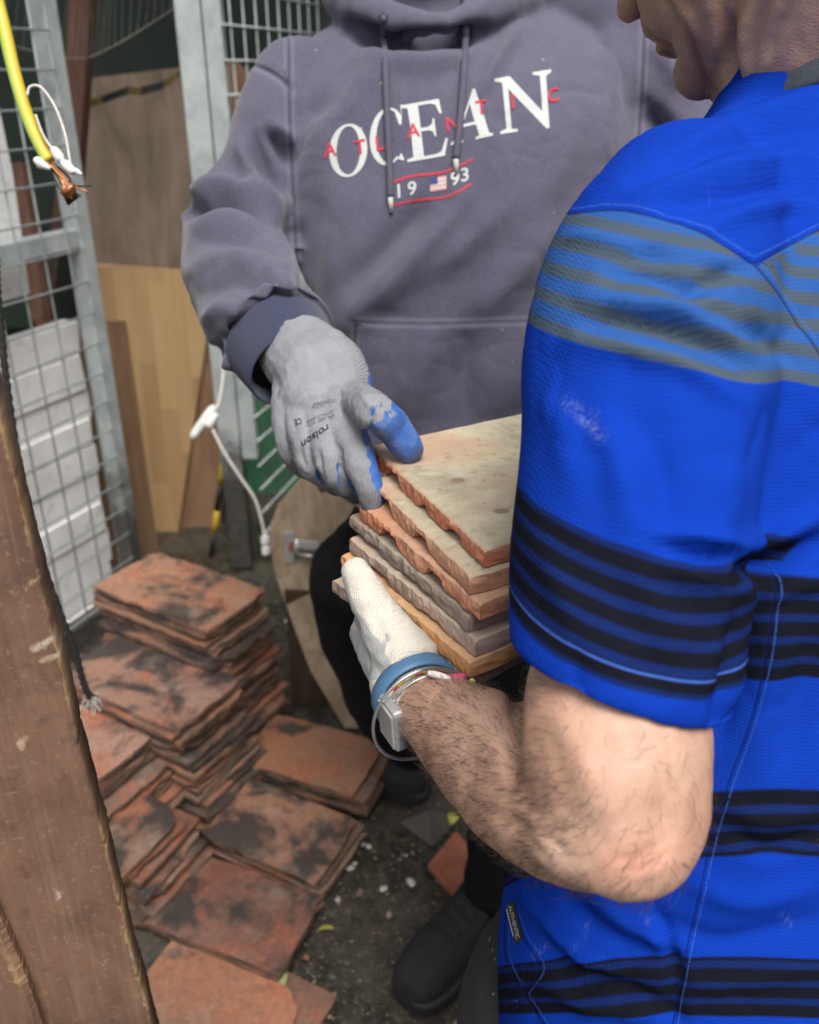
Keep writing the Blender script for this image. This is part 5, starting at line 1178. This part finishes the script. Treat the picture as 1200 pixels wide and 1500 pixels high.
def jersey():
    B = Blob(); B.chain(SLV[:-1] + [SLV[-1] + (SLV[-1] - SLV[-2]) * .0], SLR, n=50, seg=36)
    B.loft([(A3(c[0], c[1], z), jr * hw, jf * hd, e) for z, c, hw, hd, e in TOR], n=90, seg=64)
    B.ell(D(1035, 360, .60), jr * .075, jf * .07, Zv * .042); B.chain([D(1175, 185, .63), D(1115, 255, .605), D(1050, 320, .59)], [.046, .052, .052], n=20); B.chain([D(1120, 470, .575), D(1135, 600, .57), D(1120, 720, .56)], [.052, .05, .04], n=20)
    # his right sleeve, on the far side
    rs = A3(.252, .668, 1.25) + jr * .17; B.chain([rs, rs + jf * .05 + A3(0, 0, -.11) + jr * .03, rs + jf * .12 + A3(0, 0, -.2) + jr * .02], [.075, .072, .066], n=24)
    S = B.grow(.0038, 14)
    ax = unit(SLV[-1] - SLV[-3])
    # open the sleeve: trim the rounded end to a flat hem
    h0, h1, h2 = D(754, 940, .484), D(935, 1052, .424), D(1047, 1030, .484); hem_n = (unit(np.cross(h1 - h0, h2 - h0)), h0)
    V0 = S.V.copy(); ds, us, _ = chain_d(V0, SLV, SLR); zc = np.array([t_[0] for t_ in TOR][::-1]); C = np.array([[t_[1][0], t_[1][1], t_[2], t_[3]] for t_ in TOR][::-1])
    zz = V0[:, 2]; cx, cy, hw, hd = (np.interp(zz, zc, C[:, k]) for k in range(4)); rx = (V0[:, 0] - cx); ry = (V0[:, 1] - cy)
    qa = (rx * jr[0] + ry * jr[1]) / hw; qb = (rx * jf[0] + ry * jf[1]) / hd; dt = ((np.abs(qa) ** 2.3 + np.abs(qb) ** 2.3) ** (1 / 2.3) - 1) * np.minimum(hw, hd)
    arm = ds - dt; pv = proj(V0); fc0 = S.facing()
    SEAM = catmull([(1107, 385), (1140, 425), (1172, 475), (1212, 535), (1245, 640), (1225, 750), (1140, 836), (1090, 856), (1075, 930), (1052, 1040)], 120)
    sd_ = sdist(pv[:, :2], SEAM) * pv[:, 2] / F; use = (fc0 > -.2) & (pv[:, 2] < .66) & (pv[:, 1] > 380) & (pv[:, 1] < 832) & (pv[:, 0] < 1245) & (pv[:, 0] > 960)
    arm = np.where(use, -sd_, arm); sleeve = arm < 0
    n_, o_ = hem_n
    if np.dot(n_, ax) < 0: n_ = -n_
    h = (S.V - o_) @ n_; over = sleeve & (h > 0) & (us > .8); S.V[over] -= np.outer(h[over], n_)
    hm = smst(.012, .0, np.abs((S.V - o_) @ n_)) * (us > .75) * (ds < .02); S.smooth(4, .5, hm)
    # fields that carry the stripes
    def fit(curves, mask, side_tol=.03):
        A_, b_ = [], []
        bv = S.bvh()
        for val, pts in curves:
            for x, y in catmull(pts, 9):
                p, n = hit(bv, x, y)
                if p is not None: A_.append([*p, 1.]); b_.append(val)
        return np.linalg.lstsq(np.array(A_), np.array(b_), rcond=None)[0]
    ks = fit([(.0, [(776, 462), (900, 512), (1040, 556), (1090, 575)]), (.104, [(769, 742), (870, 786), (980, 814), (1075, 822)]), (.1885, [(757, 935), (850, 1015), (950, 1046), (1038, 1030)])], None)
    kt = fit([(.0, [(1134, 845), (1200, 838)]), (.0592, [(1127, 990), (1198, 1000)]), (.125, [(1068, 1145), (1195, 1163)]), (.1665, [(1032, 1264), (1195, 1255)]), (.232, [(994, 1402), (1195, 1398)])], None)
    ss = np.c_[V0, np.ones(len(V0))] @ ks; ts = np.c_[V0, np.ones(len(V0))] @ kt
    pr = proj(V0); YK = catmull([(700, 330), (800, 322), (832, 312), (900, 305), (985, 321), (1050, 350), (1107, 385), (1150, 363), (1200, 336), (1320, 300)], 80)
    yk = above(pr[:, :2], YK) * pr[:, 2] / F; yk = np.where((pr[:, 0] < 826) | (V0[:, 2] < 1.16), np.minimum(yk, -.004), yk)
    seam = np.full(len(V0), 1.); fc = S.facing()
    lines = [[(832, 312), (900, 305), (985, 321), (1050, 350), (1107, 385)], [(1107, 385), (1150, 363), (1200, 336), (1260, 310)], [(1107, 385), (1140, 425), (1170, 470), (1210, 530)], [(1135, 850), (1120, 960), (1090, 1080), (1050, 1200), (1022, 1320), (1000, 1420), (982, 1520)],
             [(748, 1330), (765, 1375), (790, 1420), (770, 1450), (757, 1460)], [(740, 1330), (742, 1400), (765, 1455), (800, 1510)]]
    for poly in lines:
        d = sdist(pr[:, :2], catmull(poly, 40)) * pr[:, 2] / F; m_ = (np.abs(d) < np.abs(seam)) & (fc > -.1) & (pr[:, 2] < .8); seam[m_] = d[m_]
    S.fold([
        # shoulder and sleeve cap
        ([(900, 385), (945, 372), (985, 380)], -.006, 12), ([(890, 405), (930, 400), (985, 412), (1015, 428)], -.008, 11), ([(1000, 430), (1040, 412), (1095, 392)], -.007, 10), ([(940, 425), (1000, 450), (1060, 440)], .006, 12),
        ([(870, 472), (930, 474), (985, 484), (1060, 515), (1105, 545)], -.010, 13), ([(860, 440), (930, 448), (1000, 465), (1070, 490)], .007, 13), ([(850, 500), (930, 515), (1010, 540), (1080, 590)], .007, 16), ([(1080, 470), (1120, 490), (1160, 530)], -.006, 12),
        ([(830, 345), (880, 350), (930, 360)], .004, 10), ([(1020, 370), (1060, 385), (1090, 420), (1110, 460)], .005, 12),
        # yoke
        ([(930, 262), (990, 240), (1060, 214), (1200, 184)], -.006, 12), ([(930, 285), (1010, 262), (1090, 240), (1200, 222)], .006, 14), ([(985, 300), (1070, 285), (1200, 268)], -.006, 12), ([(1040, 330), (1110, 305), (1200, 292)], .005, 14), ([(1080, 160), (1140, 128), (1200, 112)], -.005, 10), ([(1010, 208), (1090, 170), (1200, 142)], .004, 12),
        # sleeve body
        ([(800, 580), (830, 640), (850, 720)], .005, 26), ([(930, 600), (970, 690), (985, 790)], -.006, 26), ([(880, 600), (910, 690), (930, 780)], .006, 28), ([(1080, 600), (1070, 700), (1050, 790)], .004, 30), ([(1130, 620), (1120, 720), (1100, 800)], -.002, 26),
        ([(985, 800), (1040, 812), (1088, 822)], -.010, 9), ([(960, 780), (1020, 788), (1085, 800)], .008, 12), ([(1000, 840), (1040, 850), (1080, 870)], .006, 12), ([(960, 850), (1010, 880), (1060, 930)], -.004, 14), ([(790, 800), (830, 880), (860, 960)], .004, 24), ([(900, 850), (930, 920), (950, 1000)], -.004, 24),
        ([(1092, 842), (1130, 826), (1200, 792)], -.016, 12), ([(1110, 800), (1150, 780), (1200, 752)], .008, 16), ([(1120, 880), (1160, 860), (1200, 850)], .006, 12),
        # flank and belly
        ([(1090, 900), (1075, 980), (1050, 1080)], -.008, 16), ([(1150, 900), (1130, 1000), (1100, 1100)], .006, 24), ([(1190, 960), (1170, 1060), (1150, 1130)], -.005, 20), ([(1060, 1180), (1120, 1200), (1195, 1190)], .005, 16), ([(1080, 1230), (1130, 1245), (1195, 1225)], -.006, 12),
        ([(1010, 1290), (1090, 1320), (1195, 1300)], .005, 18), ([(980, 1350), (1060, 1380), (1195, 1350)], -.005, 16), ([(960, 1430), (1060, 1440), (1195, 1420)], .004, 18),
        ([(800, 1350), (850, 1400), (905, 1425)], .007, 12), ([(790, 1380), (850, 1432), (930, 1452)], -.008, 11), ([(830, 1320), (890, 1370), (960, 1400)], -.007, 12), ([(860, 1300), (930, 1360), (1000, 1390)], .006, 14), ([(780, 1430), (850, 1470), (950, 1490)], .006, 12),
        ([(760, 1300), (790, 1340), (840, 1360)], .005, 12), ([(960, 1330), (985, 1400), (990, 1480)], -.006, 10), ([(900, 1450), (960, 1470), (1000, 1500)], -.005, 12)], (.3, .95))
    S.rumple(.0024, 13, 7); S.crease(.0026, 15, 3, (1.6, 1.6, .8)).crease(.0014, 34, 5, (1.5, 1.5, .9)); S.smooth(1, .3)
    du = np.zeros(len(V0)); prf = proj(V0)
    for pl, wd, am in (([(832, 588), (850, 605), (884, 642)], 7, .9), ([(868, 600), (880, 618)], 4, .5), ([(840, 1395), (855, 1372), (858, 1350)], 3, .3), ([(940, 1330), (952, 1352)], 3, .3), ([(780, 1400), (800, 1385)], 3, .5), ([(1150, 1340), (1160, 1360)], 5, .4)):
        d, _ = polydist(prf[:, :2], catmull(pl, 12)); du = np.maximum(du, am * np.exp(-(d / wd) ** 2) * (fc > 0) * (prf[:, 2] < .75))
    u_ang = np.arctan2((V0 - SLV[2]) @ jf, -((V0 - SLV[2]) @ jr))
    fu = (V0 - SLV[2]) @ (jf - jr) * .8; fuv = np.c_[fu, zz, np.zeros(len(V0))]
    S.o = S.obj('jersey', m_jersey(), BP, {'arm': arm, 'ss': ss, 'ts': ts, 'yk': yk, 'seam': seam, 'fuv': fuv, 'dust': du}); return S
def fit_plane(pts, S):
    bv = S.bvh(); P = [];
    for x, y in pts:
        p, n = hit(bv, x, y)
        if p is not None and np.linalg.norm(p - SLV[-1]) < .12: P.append(p)
        else: P.append(D(x, y, .47 if 800 < x < 1020 else .49))
    P = np.array(P); o = P.mean(0); n = np.linalg.svd(P - o)[2][2]; return n, o
SJ = jersey(); BJ = SJ.bvh()
# woven label near the hem
MLAB = m_plain('label_black', (.02, .02, .024), .6); MLABT = m_plain('label_silver', (.45, .46, .48), .5)
def lab():
    V = []; Fc = []
    for j in range(9):
        for i in range(4): V.append((i / 3, j / 8))
    for j in range(8):
        for i in range(3): Fc.append((j * 4 + i, j * 4 + i + 1, j * 4 + i + 5, j * 4 + i + 4))
    wl = print_on(BJ, np.array(V), Fc, (743, 1326), (12, -6), (13, 56), 'woven_label', MLAB, SJ.o, .0012)
    V, Fc = font_mesh('AUTHENTIC'); V = V / np.array([V[:, 0].max(), 1.]); print_on(BJ, V, Fc, (748, 1328), (12, 48), (5, -3), 'label_text', MLABT, SJ.o, .002)
    V = np.array([(0, 0), (1, 0), (1, 1), (0, 1)]); print_on(BJ, V, [(0, 1, 2, 3)], (745, 1332), (10, 40), (1.5, -1), 'label_line', MLABT, SJ.o, .002)
lab()

# skin: head, neck, both arms in one continuous body
MSKIN = m_skin('skin_light', (.43, .24, .165), (.56, .345, .245), (.64, .44, .335), (.2, .135, .085))
ARM = [(965, 420, .55), (917, 850, .51), (903, 985, .492), (898, 1090, .474), (910, 1180, .47)]; ARMR = [.042, .044, .0475, .051, .046]
FORE = [(918, 1195, .472), (850, 1180, .492), (775, 1145, .54), (705, 1092, .595), (640, 1045, .652), (608, 1016, .682), (585, 975, .70)]; FORER = [.040, .0445, .045, .0395, .03, .0255, .021]
hf = unit(A3(-.3925, .6849, -.6139)); hl = unit(A3(-.8564, -.5156, -.0277)); hu = unit(A3(-.3355, .5148, .7889)); HO = A3(.2113, .735, 1.4904) + A3(.008, -.002, -.009)
def blue_body():
    B = Blob(); head_blob(B, HO, hf, hl, hu, A3(.288, .70, 1.345), .058)
    B.chain([D(*p) for p in ARM], ARMR, n=50, seg=32); B.chain([D(*p) for p in FORE], FORER, n=60, seg=32)
    B.ell(D(918, 1222, .458), A3(.038, 0, 0), A3(0, .034, .0), A3(0, -.0, .032)); B.ell(D(875, 1212, .468), A3(.042, 0, 0), A3(0, .034, 0), A3(0, 0, .029))
    B.ell(D(945, 1262, .452), A3(.017, 0, 0), A3(0, .017, 0), A3(0, 0, .015)); B.ell(D(965, 1110, .475), A3(.028, 0, 0), A3(0, .03, 0), A3(0, 0, .06)); B.ell(D(830, 1150, .50), A3(.04, 0, 0), A3(0, .03, 0), A3(0, 0, .035))
    # chest inside the jersey, right arm on the far side of the stack
    B.loft([(A3(.288, .70, 1.34), jr * .05, jf * .045, 2), (A3(.268, .68, 1.26), jr * .1, jf * .06, 2), (A3(.25, .62, 1.1), jr * .12, jf * .09, 2), (A3(.235, .52, .8), jr * .11, jf * .1, 2)])
    B.chain([A3(.268, .68, 1.24), D(1000, 385, .59), D(965, 440, .55)], [.04, .04, .042])
    rs = A3(.252, .668, 1.25) + jr * .17; re = rs + jf * .13 + A3(0, 0, -.25) + jr * .02; rw = A3(.27, .80, .985); B.chain([rs, rs + jf * .06 + A3(0, 0, -.13) + jr * .02, re, (re + rw) / 2, rw], [.05, .05, .044, .038, .028], n=40)
    hand(B, rw, unit(A3(.17, .74, .99) - rw), A3(0, 0, 1), -1)
    S = B.grow(.0026, 12)
    pm_ = smst(900, 960, proj(S.V)[:, 1]) * (proj(S.V)[:, 2] < .66); S.smooth(18, .5, pm_)
    S.fold([([(757, 985), (752, 1050), (748, 1100), (752, 1145)], -.006, 10), ([(700, 1180), (760, 1215), (800, 1262)], -.0025, 12), ([(752, 1200), (800, 1225), (830, 1250)], -.0022, 7), ([(880, 1120), (885, 1180), (905, 1230)], .0015, 26),
            ([(960, 1290), (985, 1240), (1000, 1180)], .0015, 14), ([(900, 1262), (935, 1255), (965, 1235)], -.0016, 7), ([(905, 1280), (940, 1272), (975, 1250)], -.0012, 5), ([(820, 1040), (850, 1110), (860, 1190)], .0025, 24), ([(660, 1040), (720, 1090), (760, 1150)], .0015, 18),
            # jaw and neck creases
            ([(978, 2), (1000, 42), (1012, 70), (1030, 112), (1041, 142)], -.0075, 8), ([(1068, 20), (1071, 75), (1080, 128)], -.009, 9), ([(1126, -5), (1108, 50), (1100, 86)], -.0035, 8), ([(1162, -6), (1136, 50), (1124, 84)], -.003, 8),
            ([(1045, 0), (1046, 55), (1056, 110)], .005, 16), ([(990, 0), (1010, 30), (1022, 60)], .004, 9), ([(1095, 10), (1088, 70), (1088, 120)], .004, 9), ([(948, 58), (956, 66), (968, 70)], -.004, 4), ([(966, 84), (980, 82), (992, 86)], -.004, 6)], (.3, .8))
    S.rumple(.0012, 32, 3).rumple(.0004, 120, 2)
    pr = proj(S.V); armm = pr[:, 1] > 700
    red = np.exp(-(((pr[:, 0] - 925) / 60) ** 2 + ((pr[:, 1] - 1265) / 45) ** 2)) * armm + .35 * vnoise(S.V * 18) * armm
    r = S.V - HO; ru, rf = r @ hu, r @ hf; st = smst(.012, -.022, ru) * smst(-.02, .03, rf) * smst(-.19, -.15, ru) * (pr[:, 1] < 300)
    nose = np.exp(-(np.linalg.norm(r - (hf * .118 - hu * .018), axis=1) / .02) ** 2); lips = np.exp(-(np.linalg.norm((r - (hf * .106 - hu * .061)) * 1, axis=1) / .013) ** 2)
    st = st * (1 - np.clip(nose * 1.6, 0, 1)) * (1 - np.clip(lips * 1.4, 0, .9))
    S.o = S.obj('body', MSKIN, BP, {'red': np.clip(red + nose * .9 + lips * 1.6, 0, 2), 'stubble': np.clip(st, 0, 1)}); head_extras(BP, HO, hf, hl, hu, MHAIR, (.08, .05, .03))
    return S
SB = blue_body()
def arm_hair(S):
    rng = np.random.default_rng(5); N = S.normals(); pr = proj(S.V); axF = unit(D(*FORE[5]) - D(*FORE[1])); axU = unit(D(*ARM[3]) - D(*ARM[1]))
    ok = np.where((pr[:, 1] > 960) & (pr[:, 0] > 585) & (pr[:, 0] < 1090) & (pr[:, 2] < .76) & (pr[:, 0] - 585 > (1000 - pr[:, 1]) * .4))[0]
    fd, _ = polydist(pr[ok, :2], np.array([(930, 1290), (760, 1190), (650, 1080.)])); w_ = .35 + .9 * np.exp(-(fd / 90) ** 2); w_ *= 1 - .55 * smst(760, 920, pr[ok, 0]); w_ = w_ / w_.sum()
    pick = rng.choice(ok, 4600, p=w_); V = []; Fc = []
    for i in pick:
        p = S.V[i] + rng.normal(0, .0013, 3); n = N[i]; fore = pr[i, 0] < 840 or pr[i, 1] > 1190
        d = (axF * 1.0 + A3(0, 0, -.55) if fore else axU * .8 + jf * .35) + rng.normal(0, .34, 3); d = d - n * np.dot(d, n); d = unit(d)
        L = rng.uniform(.006, .0155); s_ = np.cross(n, d) * rng.normal(0, .22)
        P = [p - n * .0008, p + n * L * .16 + d * L * .3, p + n * L * .24 + d * L * .66 + s_ * L * .3, p + n * L * .22 + d * L + s_ * L]
        v_, f_ = tubeVF(P, np.array([.00013, .00012, .00009, .00003]) * (1. if fore else .72), 3, cap=False); q = len(V); V += v_; Fc += [tuple(q + k for k in f) for f in f_]
    t = NT('arm_hair'); t.p(Base_Color=(.05, .032, .022, 1), Roughness=.5)
    o = mk('arm_hair', V, np.array(Fc), t.m); o['kind'] = 'stuff'; rel(o, S.o)
arm_hair(SB)
# collar
def collar():
    V = []; Fc = []; n = 64; prof = [(.0815, -.016), (.083, -.012), (.0745, .012), (.0715, .0135), (.070, .010), (.0785, -.016)]; m = len(prof)
    for k in range(n):
        a = 2 * math.pi * k / n
        for r, z in prof: V.append(A3(.297, .694, 1.356) + jr * r * .98 * math.cos(a) + jf * r * .94 * math.sin(a) + Zv * (z - .026 * math.sin(a)))
    for k in range(n):
        for q in range(m): Fc.append((k * m + q, k * m + (q + 1) % m, ((k + 1) % n) * m + (q + 1) % m, ((k + 1) % n) * m + q))
    rel(fixn(mk('collar', V, Fc, m_plain('collar_grey', (.06, .075, .085), .8, .15, 300), None, True)), BP)
collar()
# shorts, legs, shoes
def blue_lower():
    B = Blob(); B.loft([(A3(.24, .535, .86), jr * .14, jf * .12, 2.2), (A3(.235, .495, .7), jr * .145, jf * .13, 2.2), (A3(.235, .49, .62), jr * .14, jf * .13, 2.2)])
    tl = A3(.15, .545, .62); tr_ = A3(.31, .6, .62)
    B.chain([A3(.2, .5, .74), A3(.138, .515, .59), A3(.135, .53, .42), A3(.13, .53, .22), A3(.135, .53, .08)], [.09, .092, .08, .072, .065], n=40); B.chain([tr_ + A3(0, -.05, .1), tr_ + jf * .03, A3(.34, .66, .4), A3(.35, .63, .2), A3(.36, .62, .08)], [.1, .095, .08, .07, .062], n=40)
    S = B.grow(.006, 6); S.rumple(.006, 10, 3).rumple(.002, 30, 1)
    t = NT('dusty_dark_trousers'); v = t.coord(); n1 = t.noise(v, 60, 4, .7); c = t.ramp(t.noise(v, 8, 4), [(.3, (.014, .016, .017)), (.7, (.028, .03, .031))]); c = t.mix(t.ramp(t.noise(v, 90, 4, .6), [(.66, 0), (.72, .8)]), c, (.4, .4, .38)); t.p(Base_Color=c, Roughness=.95, Normal=t.bump(n1, .2, .001))
    S.obj('trousers', t.m, BP)
    shoe(BP, A3(.16, .47, 0), A3(-.03, .6, 0) * A3(1, 1, 0) + A3(-.03, .02, 0)); shoe(BP, A3(.37, .58, 0), A3(.13, .74, 0))
blue_lower()
# white glove
def m_glove_white():
    t = NT('white_knit_glove'); v = t.coord(); n1 = t.noise(v, 24, 5, .6); k1 = t.wave(t.n('Mapping', {0: v, 2: (.2, .5, .6)}).outputs[0], 190, .5, 1); k2 = t.wave(t.n('Mapping', {0: v, 2: (.2, -.7, -.4)}).outputs[0], 190, .5, 1, 'Y')
    k = t.math('MULTIPLY', k1, k2); c = t.ramp(n1, [(.3, (.6, .57, .49)), (.7, (.76, .73, .65))]); gp = t.attr('palm')
    c = t.mix(t.math('MULTIPLY', t.math('SUBTRACT', 1., k), .22), c, (.4, .37, .3)); c = t.mix(t.sstep(t.math('ADD', gp, t.math('MULTIPLY', t.math('SUBTRACT', n1, .5), .6)), -.05, .05), c, (.43, .43, .42))
    c = t.mix(t.ramp(t.noise(v, 60, 4, .7), [(.62, 0), (.75, .4)]), c, (.33, .27, .2)); t.p(Base_Color=c, Roughness=.95, Normal=t.bump(t.math('ADD', k, t.math('MULTIPLY', n1, .4)), .5, .0014)); return t.m
def glove_white():
    B = Blob(); pr_ = lambda L: [D(*p[:3]) for p in L]; rr = lambda L: [p[3] * p[2] / F for p in L]
    L = [(612, 1012, .683, 54), (592, 965, .69, 50), (568, 925, .695, 38), (546, 888, .70, 31), (528, 852, .712, 25), (521, 838, .72, 22)]
    B.chain(pr_(L), rr(L), n=40, seg=24)
    L = [(608, 1010, .69, 52), (580, 965, .715, 50), (560, 940, .74, 42), (548, 925, .76, 36)]; B.chain(pr_(L), rr(L), n=30, seg=24)
    bz = .9195                                                       # underside of the stack
    for k, (a, b, c_, dd) in enumerate((((548, 925, .755, 30), (540, 915, .79, 24), (580, 925, .85, 20), (620, 915, .89, 17)), ((562, 950, .75, 30), (565, 945, .79, 24), (610, 945, .84, 20), (655, 930, .88, 17)),
                                        ((582, 968, .74, 30), (595, 968, .775, 23), (640, 958, .82, 19), (680, 940, .86, 16)), ((600, 985, .73, 27), (620, 985, .76, 21), (660, 972, .795, 17), (690, 960, .83, 15)))):
        L = [a, b, c_, dd]; B.chain(pr_(L), rr(L), n=24, seg=14)
    B.chain(pr_([(600, 1005, .688), (622, 1030, .672)]), [.0315, .0315], n=12)
    S = B.grow(.0015, 10)
    S.fold([([(515, 905), (522, 925), (520, 945)], -.003, 5), ([(548, 900), (556, 925), (572, 945)], -.002, 9), ([(540, 985), (560, 960), (575, 935)], .002, 8), ([(545, 960), (556, 985), (560, 1010)], -.0025, 7), ([(520, 865), (545, 870), (560, 880)], -.0012, 6), ([(566, 1000), (600, 968), (650, 955)], -.003, 5), ([(560, 985), (590, 955), (640, 945)], .0016, 8)], (.5, .8))
    S.rumple(.0012, 60, 8).rumple(.0005, 160, 2)
    N = S.normals(); pr = proj(S.V); pm = np.where(pr[:, 0] < 575, (N @ unit(A3(-.85, -.1, -.45))) - .62 + .5 * smst(900, 940, pr[:, 1]), -.5); pm = np.minimum(pm, .6 - smst(985, 1015, pr[:, 1]) * 2)
    o = S.obj('glove', m_glove_white(), BP, {'palm': pm}); o['label'] = 'cream white knitted glove with grey palm'
glove_white()
# things on the wrist
WC = D(614, 1022, .676); WA = unit(D(*FORE[4]) - D(*FORE[6])); Wa = unit(np.cross(WA, A3(.4, -.8, .4))); Wb = np.cross(WA, Wa)
def wrist_ring(name, s, r, prof, mat, tilt=(0, 0), off=(0, 0), sq=1.0, attrs=None):
    V = []; Fc = []; seg = 72; m = len(prof); ax = unit(WA + Wa * tilt[0] + Wb * tilt[1]); a = unit(Wa - ax * np.dot(Wa, ax)); b = np.cross(ax, a)
    for k in range(seg):
        th = 2 * math.pi * k / seg; d = a * math.cos(th) + b * math.sin(th) * sq
        for (x, y) in prof: V.append(WC + WA * s + Wa * off[0] + Wb * off[1] + d * (r + y) + ax * x)
    for k in range(seg):
        for j in range(m): Fc.append((k * m + j, k * m + (j + 1) % m, ((k + 1) % seg) * m + (j + 1) % m, ((k + 1) % seg) * m + j))
    o = fixn(mk(name, V, Fc, mat, None, True, attrs)); rel(o, BP); return o
band = lambda w_, h: [(-w_, 0), (-w_ * .9, h), (0, h * 1.15), (w_ * .9, h), (w_, 0), (0, -h * .3)]
circ = lambda r, n=8: [(r * math.cos(2 * math.pi * k / n), r * math.sin(2 * math.pi * k / n)) for k in range(n)]
wrist_ring('watch_strap', -.004, .0325, band(.0075, .0022), m_plain('blue_silicone', (.07, .17, .31), .45, .1), (.1, 0))
wrist_ring('bangle', .014, .0385, circ(.0013), m_plain('silver_bangle', (.6, .6, .58), .25, .1, 60, .9), (.05, 0.), (float(np.dot(A3(-.8, -.6 * sP, -.6 * cP), Wa)) * .007, float(np.dot(A3(-.8, -.6 * sP, -.6 * cP), Wb)) * .007), 1.1)
t = NT('woven_thread'); v = t.coord(); vc = t.n('SeparateColor', {0: t.n('TexVoronoi', {'Vector': v, 'Scale': 260.}).outputs['Color']}).outputs[0]
t.p(Base_Color=t.ramp(vc, [(0, (.6, .5, .06)), (.3, (.55, .06, .08)), (.5, (.65, .6, .5)), (.7, (.6, .35, .05)), (.85, (.5, .1, .2))], 'CONSTANT'), Roughness=.8, Normal=t.bump(vc, .4, .001)); MTH = t.m
wrist_ring('thread_bracelet', .0085, .0318, circ(.0022), MTH, (.18, 0)); wrist_ring('silver_thread', .0125, .0315, circ(.0012), MSTEEL, (.1, 0.05))
def wrist_pt(px, py, t_): return D(px, py, t_)
MPINK = m_plain('pink_thread', (.6, .1, .18), .7, .3, 500); MWT = m_plain('white_thread', (.7, .68, .66), .7, .2, 500)
rel(tube('thread_end', [D(627, 988, .640), D(645, 993, .637), D(662, 993, .636), D(682, 992, .638)], [.0018, .0022, .003, .0034], MPINK, n=20), BP)
rel(tube('thread_end', [D(628, 986, .638), D(645, 990, .634), D(660, 995, .633)], [.0022, .0026, .0018], MWT, n=16), BP)
rel(tube('thread_loop', [D(x, y, .63) for x, y in ((686, 1018), (687, 1005), (691, 996), (694, 1000), (692, 1012), (690, 1020))], .0014, m_plain('yellow_thread', (.62, .58, .2), .6), n=24), BP)
def watch():
    c = D(574, 1058, .655); out = unit(c - (WC + WA * np.dot(c - WC, WA))); tn = np.cross(WA, out)
    V, Fc = boxVF(c - out * .001, WA * .0135, tn * .019, out * .005, .003); wc_ = fixn(mk('watch_case', V, Fc, m_plain('watch_silver', (.62, .63, .62), .3, .1, 60, .7))); rel(wc_, BP)
    V, Fc = boxVF(c + out * .0042, WA * .0115, tn * .016, out * .0012, .001); rel(fixn(mk('watch_glass', V, Fc, m_plain('watch_glass', (.35, .37, .38), .15, .15, 30))), wc_)
watch()
# dust marks on the sleeve
if False:
    pass
